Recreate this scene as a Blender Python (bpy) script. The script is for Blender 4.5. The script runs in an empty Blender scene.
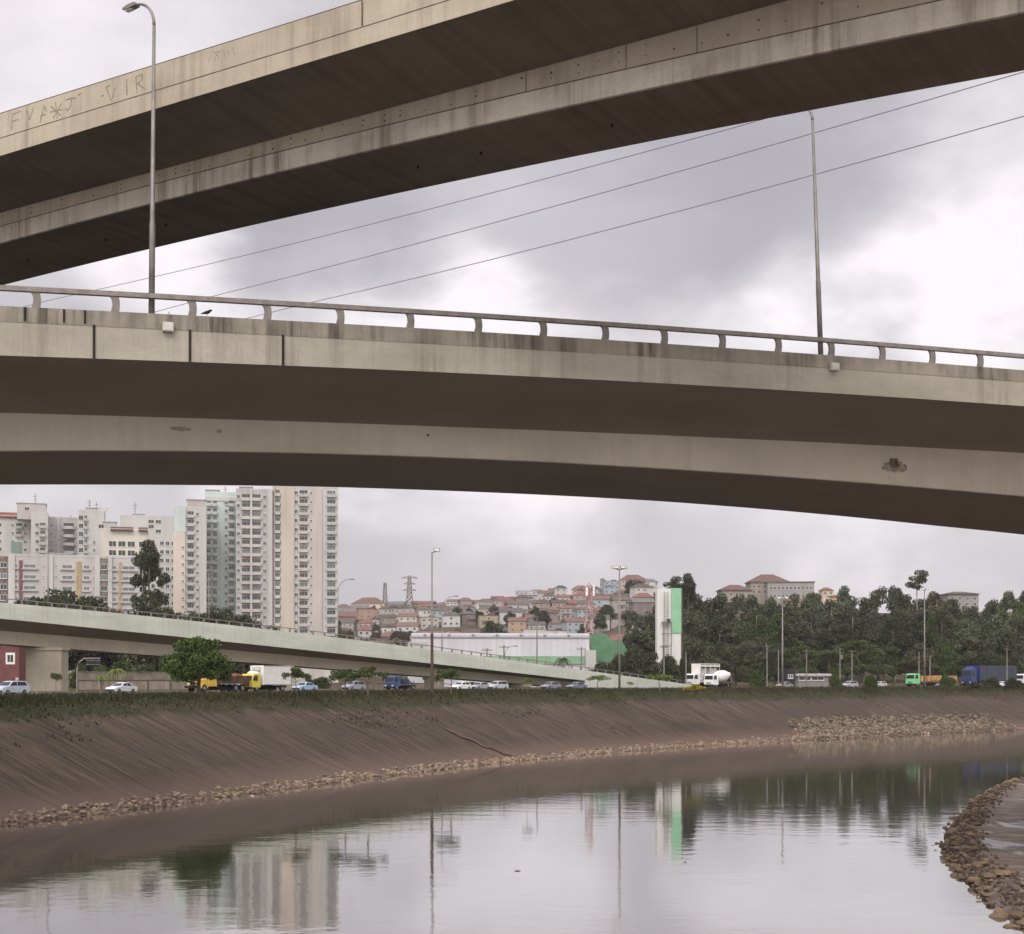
# overcast river scene: two overpasses, embankment, ramp, apartments, hill
import bpy, math, random
import numpy as np
from mathutils import Vector, Matrix, noise
random.seed(7)
R = math.radians
C = bpy.context.scene.collection
scene = bpy.context.scene
F, CZ, HY = 1400.0, 9.3, 681.0      # focal length in pixels, eye height above the river, horizon row
GZ = 7.9                            # street level above the river
HAZE = .00009

# ------------------------------------------------------------------ helpers
def lin(h):
    h = h.lstrip('#'); o = []
    for i in (0, 2, 4):
        c = int(h[i:i+2], 16) / 255
        o.append(c / 12.92 if c <= .04045 else ((c + .055) / 1.055) ** 2.4)
    return (o[0], o[1], o[2], 1)
def X(px, Y): return (px - 512) / F * Y
def Z(py, Y): return CZ + (HY - py) / F * Y
def P(px, py, Y): return Vector((X(px, Y), Y, Z(py, Y)))

class MB:
    def __init__(s): s.v = []; s.f = []; s.m = []; s.uv = None
    def add(s, vs, fs, mi=0):
        b = len(s.v); s.v += [tuple(v) for v in vs]
        for f in fs: s.f.append(tuple(i + b for i in f)); s.m.append(mi)
    def box(s, c, d, rz=0, mi=0, taper=1.0):
        x, y, z = d[0]/2, d[1]/2, d[2]/2; ca, sa = math.cos(rz), math.sin(rz); vs = []
        for k, t in ((-1, 1.0), (1, taper)):
            for i, j in ((-1,-1),(1,-1),(1,1),(-1,1)):
                a, b = i*x*t, j*y*t
                vs.append((c[0]+a*ca-b*sa, c[1]+a*sa+b*ca, c[2]+k*z))
        s.add(vs, [(3,2,1,0),(4,5,6,7),(0,1,5,4),(1,2,6,5),(2,3,7,6),(3,0,4,7)], mi)
    def tube(s, pts, r, n=8, mi=0, cap=True):
        pts = [Vector(p) for p in pts]; rs = r if isinstance(r, (list, tuple)) else [r]*len(pts); rings = []
        up = Vector((0, 0, 1))
        for i, p in enumerate(pts):
            t = (pts[min(i+1, len(pts)-1)] - pts[max(i-1, 0)]).normalized()
            a = t.cross(up if abs(t.z) < .95 else Vector((1, 0, 0))).normalized(); b = a.cross(t).normalized()
            rings.append([p + (a*math.cos(q) + b*math.sin(q))*rs[i] for q in [2*math.pi*k/n for k in range(n)]])
        vs = [v for g in rings for v in g]; fs = []
        for i in range(len(pts)-1):
            for k in range(n):
                fs.append((i*n+k, i*n+(k+1)%n, (i+1)*n+(k+1)%n, (i+1)*n+k))
        if cap:
            fs.append(tuple(range(n))[::-1]); fs.append(tuple((len(pts)-1)*n+k for k in range(n)))
        s.add(vs, fs, mi)
    def extrude(s, poly, fn, w0, w1, mi=0):           # poly of (a,b) ; fn(a,b,w)->3D ; side polygons may be concave-ish
        n = len(poly); vs = [fn(a, b, w0) for a, b in poly] + [fn(a, b, w1) for a, b in poly]
        fs = [tuple(range(n))[::-1], tuple(range(n, 2*n))]
        for i in range(n): j = (i+1) % n; fs.append((i, j, n+j, n+i))
        s.add(vs, fs, mi)
    def build(s, name, mats, parent=None, smooth=False, bevel=0):
        me = bpy.data.meshes.new(name); me.from_pydata(s.v, [], s.f)
        if not isinstance(mats, (list, tuple)): mats = [mats]
        for m in mats: me.materials.append(m)
        if len(mats) > 1: me.polygons.foreach_set('material_index', s.m)
        if smooth: me.polygons.foreach_set('use_smooth', [True]*len(s.f))
        if s.uv:
            l = me.uv_layers.new(name='UVMap'); buf = []
            for f in s.f:
                for i in f: buf += s.uv[i]
            l.data.foreach_set('uv', buf)
        me.update()
        import bmesh
        bm = bmesh.new(); bm.from_mesh(me); bmesh.ops.recalc_face_normals(bm, faces=bm.faces[:])
        if bevel: bmesh.ops.bevel(bm, geom=bm.edges[:], offset=bevel, segments=2, affect='EDGES', profile=.5, clamp_overlap=True)
        bm.to_mesh(me); bm.free()
        return link(name, me, parent)
def link(name, me, parent=None):
    o = bpy.data.objects.new(name, me); C.objects.link(o)
    if parent is not None: o.parent = parent
    return o
def tag(o, label=None, cat=None, group=None, kind=None):
    if label: o['label'] = label
    if cat: o['category'] = cat
    if group: o['group'] = group
    if kind: o['kind'] = kind
    return o
def thing(name, loc, label, cat, group=None, rz=0):
    o = bpy.data.objects.new(name, None); C.objects.link(o); o.location = loc; o.rotation_euler.z = rz
    o.empty_display_size = .3
    return tag(o, label, cat, group)
def dup(o, loc=None, rz=None, label=None, parent=None):
    c = o.copy(); C.objects.link(c)
    if parent is not None: c.parent = parent
    for ch in list(o.children): dup(ch, parent=c)
    if loc is not None: c.location = loc
    if rz is not None: c.rotation_euler.z = rz
    if label: c['label'] = label
    return c
def put(name, me, parent, loc=(0,0,0), rz=0, scale=None):    # another object on shared mesh data
    o = link(name, me, parent); o.location = loc; o.rotation_euler.z = rz
    if scale: o.scale = scale
    return o

# ------------------------------------------------------------------ materials
class NT:
    def __init__(s, nt): s.nt = nt
    def n(s, t, **k):
        n = s.nt.nodes.new(t)
        for a, b in k.items(): setattr(n, a, b)
        return n
    def l(s, a, b): s.nt.links.new(a, b)
    def math(s, op, a, b=None, clamp=False):
        n = s.n('ShaderNodeMath', operation=op, use_clamp=clamp)
        for i, v in enumerate((a, b)):
            if v is None: continue
            if isinstance(v, (int, float)): n.inputs[i].default_value = v
            else: s.l(v, n.inputs[i])
        return n.outputs[0]
    def mix(s, f, a, b, mode='MIX'):
        n = s.n('ShaderNodeMix', data_type='RGBA', blend_type=mode)
        for i, v in ((0, f), (6, a), (7, b)):
            if isinstance(v, (int, float)): n.inputs[i].default_value = v
            elif isinstance(v, tuple): n.inputs[i].default_value = v
            else: s.l(v, n.inputs[i])
        return n.outputs[2]
    def noise(s, vec, scale, detail=4, rough=.55, dist=0):
        n = s.n('ShaderNodeTexNoise'); n.inputs['Scale'].default_value = scale; n.inputs['Detail'].default_value = detail
        n.inputs['Roughness'].default_value = rough; n.inputs['Distortion'].default_value = dist
        s.l(vec, n.inputs['Vector']); return n.outputs['Fac']
    def ramp(s, f, *stops):
        n = s.n('ShaderNodeValToRGB'); e = n.color_ramp.elements
        while len(e) < len(stops): e.new(.5)
        for q, (p, c) in zip(e, stops): q.position = p; q.color = c if isinstance(c, tuple) else (c, c, c, 1)
        s.l(f, n.inputs[0]); return n.outputs[0]
    def mapping(s, vec, scale=(1,1,1), rot=(0,0,0), loc=(0,0,0)):
        n = s.n('ShaderNodeMapping'); n.inputs['Scale'].default_value = scale; n.inputs['Rotation'].default_value = rot
        n.inputs['Location'].default_value = loc; s.l(vec, n.inputs['Vector']); return n.outputs[0]
    def bump(s, h, strength, dist=.1):
        n = s.n('ShaderNodeBump'); n.inputs['Strength'].default_value = strength; n.inputs['Distance'].default_value = dist
        s.l(h, n.inputs['Height']); return n.outputs[0]
def newmat(name):
    m = bpy.data.materials.new(name); m.use_nodes = True; t = NT(m.node_tree)
    b = m.node_tree.nodes['Principled BSDF']; return m, t, b
_cache = {}
def mat(col, rough=.75, metal=0, var=.12, scale=1.5, name=None, spec=.3, streak=False):
    """plain surface with real tonal wear: colour, roughness and blotchy variation"""
    key = (col, rough, metal, var, scale, streak)
    if key in _cache: return _cache[key]
    m, t, b = newmat(name or 'surface_' + col.lstrip('#')); c = lin(col)
    geo = t.n('ShaderNodeNewGeometry').outputs['Position']
    v = t.mapping(geo, scale=(1, 1, .18)) if streak else geo
    f = t.noise(v, scale, 5, .6)
    d = tuple(x*(1-var*2) for x in c[:3]) + (1,); e = tuple(min(1, x*(1+var)) for x in c[:3]) + (1,)
    t.l(t.ramp(f, (.3, d), (.62, e)), b.inputs['Base Color'])
    b.inputs['Roughness'].default_value = rough; b.inputs['Metallic'].default_value = metal
    b.inputs['Specular IOR Level'].default_value = spec
    _cache[key] = m; return m
def concrete(name, base, dark, ax, streak=.5, blot=.5, planks=0.0, stripe=(.35, .7)):
    """board-marked bridge concrete; ax = bridge axis angle so that stains run down the faces"""
    m, t, b = newmat(name); pos = t.n('ShaderNodeNewGeometry').outputs['Position']
    rv = t.mapping(pos, rot=(0, 0, -ax))
    big = t.noise(t.mapping(rv, scale=(.16, .3, .4)), 1, 6, .6)
    drip = t.noise(t.mapping(rv, scale=(2.6, .8, .12)), 1, 5, .65)
    drip2 = t.noise(t.mapping(rv, scale=(.5, .4, .25)), 1, 3, .5)
    fine = t.noise(pos, 9, 5, .7)
    c = t.mix(t.math('MULTIPLY', t.ramp(big, (.35, 0.0), (.7, 1.0)), blot), lin(base), lin(dark))
    dm = t.math('MULTIPLY', t.ramp(drip, (stripe[0]+.1, 0.0), (stripe[1], 1.0)), t.ramp(drip2, (.4, .15), (.62, 1.0)))
    c = t.mix(t.math('MULTIPLY', dm, streak), c, lin(dark))
    c = t.mix(t.math('MULTIPLY', t.ramp(fine, (.35, 0.0), (.8, 1.0)), .25), c, lin(dark))
    h = fine
    if planks:
        w = t.n('ShaderNodeTexWave', wave_type='BANDS', bands_direction='X'); w.inputs['Scale'].default_value = 1.0
        w.inputs['Distortion'].default_value = .6; w.inputs['Detail'].default_value = 2
        t.l(t.mapping(rv, rot=(0, 0, R(38)), scale=(.9, .9, .9)), w.inputs['Vector'])
        pl = t.ramp(w.outputs['Fac'], (0.0, 1.0), (.12, 0.0))
        wn = t.noise(t.mapping(rv, rot=(0, 0, R(38)), scale=(2.2, .12, 1)), 1, 3, .6)
        c = t.mix(t.math('MULTIPLY', t.ramp(wn, (.4, 0.0), (.7, 1.0)), planks), c, lin(dark))
        c = t.mix(t.math('MULTIPLY', pl, planks*.35), c, lin(dark))
    t.l(c, b.inputs['Base Color']); b.inputs['Roughness'].default_value = .88; b.inputs['Specular IOR Level'].default_value = .2
    t.l(t.bump(h, .35, .02), b.inputs['Normal'])
    return m
def leafmat(name, a, bcol, c=None):
    m, t, b = newmat(name); g = t.n('ShaderNodeNewGeometry')
    f = g.outputs['Random Per Island']
    n = t.noise(g.outputs['Position'], .35, 3)
    col = t.ramp(t.math('ADD', t.math('MULTIPLY', f, .6), t.math('MULTIPLY', n, .5)), (.2, lin(a)), (.6, lin(bcol)), (.9, lin(c or bcol)))
    t.l(col, b.inputs['Base Color']); b.inputs['Roughness'].default_value = .65; b.inputs['Specular IOR Level'].default_value = .25
    return m

AXL = math.atan2(14, 41); AXU = math.atan2(-1, 1.54)
M = {}
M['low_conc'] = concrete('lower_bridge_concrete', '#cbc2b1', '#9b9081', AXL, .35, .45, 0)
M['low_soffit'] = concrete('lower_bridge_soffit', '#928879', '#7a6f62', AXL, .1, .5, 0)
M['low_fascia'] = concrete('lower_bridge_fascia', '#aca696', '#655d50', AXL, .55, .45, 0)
M['low_parapet'] = concrete('lower_bridge_parapet', '#9b9485', '#433d35', AXL, .85, .5, 0, (.3, .6))
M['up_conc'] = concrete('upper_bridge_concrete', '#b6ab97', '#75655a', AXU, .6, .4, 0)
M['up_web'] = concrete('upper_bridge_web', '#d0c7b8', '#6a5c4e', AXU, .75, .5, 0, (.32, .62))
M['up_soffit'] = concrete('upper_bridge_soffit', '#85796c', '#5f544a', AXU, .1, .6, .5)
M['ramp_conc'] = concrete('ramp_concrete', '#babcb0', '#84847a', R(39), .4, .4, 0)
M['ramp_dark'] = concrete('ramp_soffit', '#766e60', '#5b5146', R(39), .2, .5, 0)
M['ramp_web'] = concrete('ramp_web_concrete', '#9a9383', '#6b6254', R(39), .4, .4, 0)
M['gap'] = mat('#2b2621', .95, 0, .2)
M['steel'] = mat('#7b746e', .6, .2, .12, 3)
M['pole'] = mat('#7d7873', .5, .4, .15, 2)
M['rust'] = mat('#54463f', .8, .1, .2, 4)
M['rail'] = mat('#80776f', .6, .1, .15, 3)
M['white'] = mat('#d9d6d0', .6, 0, .06, 2)
M['tyre'] = mat('#1b1a1a', .85, 0, .1)
M['rim'] = mat('#8d8c8a', .4, .6, .1)
M['black'] = mat('#1a1918', .6, 0, .1)
M['under'] = mat('#121212', .9, 0, .1)
M['bark'] = mat('#6d6052', .9, 0, .25, 3, streak=True)
M['bark_pale'] = mat('#8b8070', .9, 0, .25, 3, streak=True)
M['asphalt'] = mat('#454341', .9, 0, .15, .8)
M['paint'] = mat('#c9c7bf', .7, 0, .15, 2)
M['kerb'] = mat('#8f897e', .85, 0, .15, 1)
M['lamp_glass'] = mat('#cfd0cc', .2, 0, .02)
M['red_light'] = mat('#8c1a14', .3, 0, .02)
M['bird'] = mat('#1d1b1b', .7, 0, .1)
def glass(name, col, rough=.08):
    m, t, b = newmat(name); b.inputs['Base Color'].default_value = lin(col); b.inputs['Roughness'].default_value = rough
    b.inputs['Specular IOR Level'].default_value = .6; return m
M['carglass'] = glass('car_glass', '#15181b'); M['winglass'] = glass('window_glass', '#23272b', .15)
M['winglass2'] = glass('window_glass_pale', '#5c6264', .2)
def paint(col): return mat(col, .35, .0, .04, 1.2, spec=.5)
M['leaf_euc'] = leafmat('eucalyptus_leaves', '#34372a', '#464a37', '#5a5e46')
M['leaf_dark'] = leafmat('dark_leaves', '#2a2e20', '#3a3e2a', '#4b4d33')
M['leaf_round'] = leafmat('round_tree_leaves', '#2b3a18', '#425422', '#5a6b30')
M['leaf_olive'] = leafmat('olive_grey_leaves', '#38372a', '#4a4934', '#5c5941')
M['leaf_layer'] = leafmat('olive_leaves', '#2c371a', '#414d24', '#566030')
M['leaf_bright'] = leafmat('light_green_leaves', '#46561f', '#5f6d2a', '#788436')
M['leaf_grey'] = leafmat('greyish_leaves', '#3b4130', '#515741', '#666a50')
M['leaf_yellow'] = leafmat('yellow_leaves', '#6b6a1e', '#94881f', '#b09a26')
M['leaf_brown'] = leafmat('brownish_leaves', '#4a3a26', '#5f4a30', '#6c573a')

# ------------------------------------------------------------------ sky, sun, camera
def build_world():
    w = bpy.data.worlds.new('World'); scene.world = w; w.use_nodes = True
    nt = w.node_tree; t = NT(nt); bg = nt.nodes['Background']
    sky = t.n('ShaderNodeTexSky', sky_type='NISHITA'); sky.sun_disc = False
    sky.sun_elevation = R(44); sky.sun_rotation = R(198); sky.air_density = 1.5; sky.dust_density = 3
    d = t.n('ShaderNodeTexCoord').outputs['Generated']
    nv = t.n('ShaderNodeVectorMath', operation='NORMALIZE'); t.l(d, nv.inputs[0]); d = nv.outputs[0]
    sep = t.n('ShaderNodeSeparateXYZ'); t.l(d, sep.inputs[0]); z = sep.outputs[2]
    cl = t.mapping(d, scale=(1.0, 1.0, 1.7))
    n1 = t.noise(cl, 3.1, 9, .56, .35); n2 = t.noise(t.mapping(d, scale=(1, 1, 2.0), loc=(3.1, 1.7, .4)), 7.5, 7, .6, .2)
    base = t.math('ADD', t.math('MULTIPLY', n1, .7), t.math('MULTIPLY', n2, .3))
    warp = t.n('ShaderNodeTexNoise'); warp.inputs['Scale'].default_value = 6; warp.inputs['Detail'].default_value = 5; t.l(cl, warp.inputs['Vector'])
    wv = t.n('ShaderNodeVectorMath', operation='SUBTRACT'); t.l(warp.outputs['Color'], wv.inputs[0]); wv.inputs[1].default_value = (.5, .5, .5)
    ws = t.n('ShaderNodeVectorMath', operation='SCALE'); t.l(wv.outputs[0], ws.inputs[0]); ws.inputs['Scale'].default_value = .26
    wa = t.n('ShaderNodeVectorMath', operation='ADD'); t.l(d, wa.inputs[0]); t.l(ws.outputs[0], wa.inputs[1])
    acc = t.math('MULTIPLY', t.math('SUBTRACT', base, .5), .62)
    acc = t.math('ADD', acc, .485)
    for px, py, rad, amp in SKYBLOBS:               # bright breaks and heavier banks of the cloud deck, as directions
        v = Vector(((px-512)/F, 1, (HY-py)/F)).normalized()
        ds = t.n('ShaderNodeVectorMath', operation='DISTANCE'); t.l(wa.outputs[0], ds.inputs[0]); ds.inputs[1].default_value = v
        mr = t.n('ShaderNodeMapRange', interpolation_type='SMOOTHSTEP'); t.l(ds.outputs['Value'], mr.inputs[0])
        mr.inputs[1].default_value = rad; mr.inputs[2].default_value = 0; mr.inputs[3].default_value = 0; mr.inputs[4].default_value = amp
        acc = t.math('ADD', acc, mr.outputs[0])
    col = t.ramp(acc, (.12, (.40, .375, .42, 1)), (.36, (.515, .482, .53, 1)), (.55, (.69, .652, .692, 1)), (.85, (1.06, 1.0, 1.04, 1)))
    up = t.n('ShaderNodeMapRange'); t.l(z, up.inputs[0]); up.inputs[1].default_value = .42; up.inputs[2].default_value = 1.0
    up.inputs[3].default_value = 1.0; up.inputs[4].default_value = SKYUP
    bk = t.n('ShaderNodeMapRange', interpolation_type='SMOOTHSTEP'); t.l(sep.outputs[1], bk.inputs[0]); bk.inputs[1].default_value = .1; bk.inputs[2].default_value = -.75
    bk.inputs[3].default_value = 1.0; bk.inputs[4].default_value = BACK          # thinner, brighter cloud on the sun's side, behind the camera
    mul = t.n('ShaderNodeVectorMath', operation='SCALE'); t.l(col, mul.inputs[0]); t.l(t.math('MULTIPLY', up.outputs[0], bk.outputs[0]), mul.inputs['Scale'])
    wm = t.n('ShaderNodeMapRange', interpolation_type='SMOOTHSTEP'); t.l(sep.outputs[1], wm.inputs[0]); wm.inputs[1].default_value = .3; wm.inputs[2].default_value = -.4; wm.inputs[3].default_value = 0; wm.inputs[4].default_value = 1
    warm = t.mix(wm.outputs[0], mul.outputs[0], (1.0, 1.012, .955, 1), 'MULTIPLY')      # sunlit side of the cloud deck is a little warmer
    bright = t.n('ShaderNodeVectorMath', operation='SCALE'); t.l(warm, bright.inputs[0]); bright.inputs['Scale'].default_value = 1/ .1
    c = t.mix(.94, sky.outputs[0], bright.outputs[0])
    t.l(c, bg.inputs['Color']); bg.inputs['Strength'].default_value = .1
    w.cycles.sampling_method = 'MANUAL'; w.cycles.sample_map_resolution = 1024
SKYUP = 2.4
BACK = 3.0
SKYBLOBS = [(1045, 230, .15, .46), (950, 325, .09, .26), (250, 420, .09, .4), (520, 420, .13, .45), (800, 430, .13, .45), (380, 410, .09, .3), (980, 440, .12, .35), (840, 350, .06, .14), (450, 330, .08, .26), (160, 300, .10, .40), (60, 60, .2, .30),
            (680, 190, .2, -.17), (330, 215, .10, -.12), (560, 560, .10, .06), (800, 575, .14, .10), (420, 590, .1, .06), (300, 200, .12, -.14), (80, 500, .1, .14)]
build_world()
sd = bpy.data.lights.new('sun', 'SUN'); sd.energy = 1.2; sd.angle = R(14); sd.color = (1, .98, .95)
so = bpy.data.objects.new('sun', sd); C.objects.link(so); so.location = (-40, -60, 120)
so.rotation_euler = (R(46), 0, R(-18))
cam = bpy.data.cameras.new('camera'); co = bpy.data.objects.new('camera', cam); C.objects.link(co); scene.camera = co
co.location = (0, 0, CZ); co.rotation_euler = (R(90), 0, 0)
cam.sensor_width = 36; cam.lens = F/1024*36; cam.shift_y = (HY-467)/1024; cam.clip_start = .5; cam.clip_end = 9000
vs = scene.view_settings; vs.view_transform = 'Standard'; vs.look = 'None'; vs.gamma = 1; vs.use_curve_mapping = False; vs.exposure = 0
scene.cycles.use_denoising = True; scene.cycles.max_bounces = 6; scene.cycles.diffuse_bounces = 4
# ------------------------------------------------------------------ river course
def catmull(pts, step):
    pts = [Vector(p) for p in pts]; out = []
    for i in range(len(pts)-1):
        p0 = pts[max(i-1, 0)]; p1 = pts[i]; p2 = pts[i+1]; p3 = pts[min(i+2, len(pts)-1)]
        n = max(2, int((p2-p1).length/step))
        for k in range(n):
            u = k/n
            out.append(.5*((2*p1) + (p2-p0)*u + (2*p0-5*p1+4*p2-p3)*u*u + (3*p1-p0-3*p2+p3)*u**3))
    out.append(pts[-1]); return out
FAR = catmull([(-110,-60),(-95,-20),(-62,38),(-33,90),(-16.5,127),(0,161),(20,191),(47,221),(97,266),(190,335),(420,470),(900,700),(1500,930)], 1.0)
def frames(pl):
    T = []; S = [0]
    for i in range(len(pl)):
        a = pl[max(i-6, 0)]; b = pl[min(i+6, len(pl)-1)]; T.append((b-a).normalized())
        if i: S.append(S[-1] + (pl[i]-pl[i-1]).length)
    return T, S
FT, FS = frames(FAR)
def fpt(i, off): t = FT[i]; p = FAR[i]; return Vector((p.x - t.y*off, p.y + t.x*off))
def bank_at(px, off):
    """where the line of sight through column px crosses the line 'off' metres behind the far waterline"""
    best = None
    for i in range(len(FAR)):
        p = fpt(i, off)
        if p.y < 40 or p.y > 600: continue
        e = abs(512 + F*p.x/p.y - px)
        if best is None or e < best[0]: best = (e, p, FT[i], i)
    return best[1], best[2], best[3]
IDX = [i for i in range(len(FAR)) if FAR[i].y < 420] + [i for i in range(len(FAR)) if FAR[i].y >= 420][::12] + [len(FAR)-1]
def sstep(a, b, x): u = min(1, max(0, (x-a)/(b-a))); return u*u*(3-2*u)
def hill(x, y):
    px = 512 + F*x/max(y, 60)
    if y < 430: return 0.0
    top = np.interp(px, [-400, 200, 330, 420, 500, 560, 640, 700, 760, 850, 960, 1100, 1500], [20, 34, 50, 53, 57, 62, 66, 44, 43, 40, 40, 36, 30])
    y1 = np.interp(px, [610, 710], [1080, 800])
    h = top*sstep(470 if px < 660 else 430, y1, y)**.8
    return h + 1.2*noise.noise((x*.01, y*.01, 0))*sstep(470, 600, y)*3
def ribbon(name, offs, zf, m, idx=IDX, skip=None):
    b = MB(); b.uv = []; n = len(offs)
    for i in idx:
        for o in offs:
            p = fpt(i, o); z = zf(i, o, p); b.v.append((p.x, p.y, z)); b.uv.append((FS[i], o))
    for a in range(len(idx)-1):
        for k in range(n-1):
            b.f.append((a*n+k, (a+1)*n+k, (a+1)*n+k+1, a*n+k+1)); b.m.append(0)
    return b.build(name, m, smooth=True)

# bank material: mud-stained sloping concrete with down-slope rills
def bank_material():
    m, t, b = newmat('bank_mud'); uv = t.n('ShaderNodeTexCoord').outputs['UV']; pos = t.n('ShaderNodeNewGeometry').outputs['Position']
    skew = t.mapping(uv, rot=(0, 0, R(-6)))
    r1 = t.noise(t.mapping(skew, scale=(1.7, .15, 1)), 1, 5, .62, .9); r2 = t.noise(t.mapping(skew, scale=(5.0, .26, 1)), 1, 4, .65, .2)
    big = t.noise(t.mapping(uv, scale=(.045, .1, 1)), 1, 5, .6)
    c = t.ramp(r1, (.33, lin('#302923')), (.5, lin('#4b4036')), (.68, lin('#655748')))
    c = t.mix(t.math('MULTIPLY', t.ramp(r2, (.4, 0.0), (.62, 1.0)), t.ramp(t.noise(t.mapping(uv, scale=(.06, .16, 1), loc=(9, 4, 0)), 1, 4, .6), (.36, .12), (.62, .8))), c, lin('#352d28'))
    pale = t.math('MULTIPLY', t.ramp(t.noise(t.mapping(skew, scale=(3.0, .12, 1), loc=(5, 2, 0)), 1, 4, .7), (.54, 0.0), (.7, 1.0)), .65)
    c = t.mix(pale, c, lin('#716656'))
    c = t.mix(t.ramp(big, (.35, .45), (.65, 0.0)), c, lin('#3d332d'))
    sep = t.n('ShaderNodeSeparateXYZ'); t.l(uv, sep.inputs[0]); off = sep.outputs[1]
    # strip of damp paler silt at the waterline
    low = t.n('ShaderNodeMapRange'); t.l(off, low.inputs[0]); low.inputs[1].default_value = 1.5; low.inputs[2].default_value = 5.5; low.inputs[3].default_value = .75; low.inputs[4].default_value = 0
    c = t.mix(low.outputs[0], c, lin('#665348'))
    # grass creeping over the crest with a ragged lower edge
    edge = t.math('ADD', off, t.math('MULTIPLY', t.math('SUBTRACT', t.noise(t.mapping(uv, scale=(.9, .12, 1)), 1, 5, .7), .5), 7.0))
    g = t.ramp(t.math('MULTIPLY', edge, .05), (.705, 0.0), (.76, 1.0))
    gc = t.ramp(t.noise(pos, .8, 6, .7), (.3, lin('#282717')), (.55, lin('#35331d')), (.75, lin('#453e29')))
    c = t.mix(g, c, gc)
    t.l(c, b.inputs['Base Color']); b.inputs['Roughness'].default_value = .9; b.inputs['Specular IOR Level'].default_value = .2
    t.l(t.bump(t.math('ADD', r1, t.math('MULTIPLY', r2, .6)), .8, .35), b.inputs['Normal'])
    return m
M['bank'] = bank_material()
def bank_z(i, o, p):
    z = np.interp(o, [-6, -1.5, 0, 1.6, 3.5, 16.2, 18.2, 20.5], [-3, -.7, 0, .5, 1.15, 6.9, 7.65, GZ])
    if 1 < o < 19: z += .14*noise.noise((FS[i]*.5, o*.06, 0)) + .1*noise.noise((FS[i]*.07, o*.2, 3))
    return float(z)
o = ribbon('river_bank', [-6, -1.5, 0, .8, 1.6, 2.5, 3.5, 5, 7, 9, 11, 13, 15, 16.2, 17.2, 18.2, 19.3, 20.5], bank_z, M['bank']); tag(o, kind='structure')

def ground_material():
    m, t, b = newmat('ground_grass'); pos = t.n('ShaderNodeNewGeometry').outputs['Position']
    a = t.noise(pos, .06, 6, .6); f = t.noise(pos, .9, 6, .7)
    c = t.ramp(f, (.3, lin('#33351d')), (.55, lin('#484829')), (.75, lin('#5b5436')))
    c = t.mix(t.ramp(a, (.42, 0.0), (.62, .8)), c, lin('#6e5b4a'))
    sep = t.n('ShaderNodeSeparateXYZ'); t.l(pos, sep.inputs[0])       # bare earth and scrub of the built-up hill
    mr = t.n('ShaderNodeMapRange'); t.l(sep.outputs[2], mr.inputs[0]); mr.inputs[1].default_value = 9; mr.inputs[2].default_value = 13
    c = t.mix(t.math('MULTIPLY', mr.outputs[0], .85), c, t.ramp(a, (.35, lin('#3d3a2c')), (.65, lin('#5d5247'))))
    t.l(c, b.inputs['Base Color']); b.inputs['Roughness'].default_value = .95; b.inputs['Specular IOR Level'].default_value = .1
    t.l(t.bump(f, .5, .15), b.inputs['Normal']); return m
M['ground'] = ground_material()
goffs = [20.5, 22, 24, 27, 30, 34, 39, 44, 50, 58, 68, 80, 95, 115, 140, 170, 200, 230, 260] + list(range(290, 1300, 30)) + [1400, 1600, 2000]
gi = [i for i in range(0, len(FAR)) if FAR[i].y < 420][::4] + [i for i in range(len(FAR)) if FAR[i].y >= 420][::20] + [len(FAR)-1]
o = ribbon('ground', goffs, lambda i, q, p: GZ - (.03 if q > 20.5 else 0) + hill(p.x, p.y), M['ground'], gi); tag(o, kind='structure')
ri = [i for i in IDX if FAR[i].y < 900]
tag(ribbon('road', [27.0, 32, 38, 44, 49.0], lambda i, q, p: GZ + .012, M['asphalt'], ri), kind='structure')
for q in (26.75, 49.0):
    b = MB(); pr = [(q, GZ-.05), (q, GZ+.14), (q+.25, GZ+.14), (q+.25, GZ-.05)]
    for i in ri:
        for a, z in pr: p = fpt(i, a); b.v.append((p.x, p.y, z))
    for a in range(len(ri)-1):
        for k in range(3): b.f.append((a*4+k, (a+1)*4+k, (a+1)*4+k+1, a*4+k+1)); b.m.append(0)
    tag(b.build('kerb', M['kerb']), kind='structure')
b = MB()
for q, dash in ((27.5, 0), (31.6, 1), (35.2, 1), (38.0, 0), (40.6, 1), (44.4, 1), (48.5, 0)):
    for a in range(len(ri)-1):
        if dash and (a // 3) % 3: continue
        q0, q1 = fpt(ri[a], q-.07), fpt(ri[a], q+.07); r0, r1 = fpt(ri[a+1], q-.07), fpt(ri[a+1], q+.07)
        b.add([(*q0, GZ+.018), (*r0, GZ+.018), (*r1, GZ+.018), (*q1, GZ+.018)], [(0,1,2,3)])
tag(b.build('road_markings', M['paint']), kind='structure')

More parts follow.
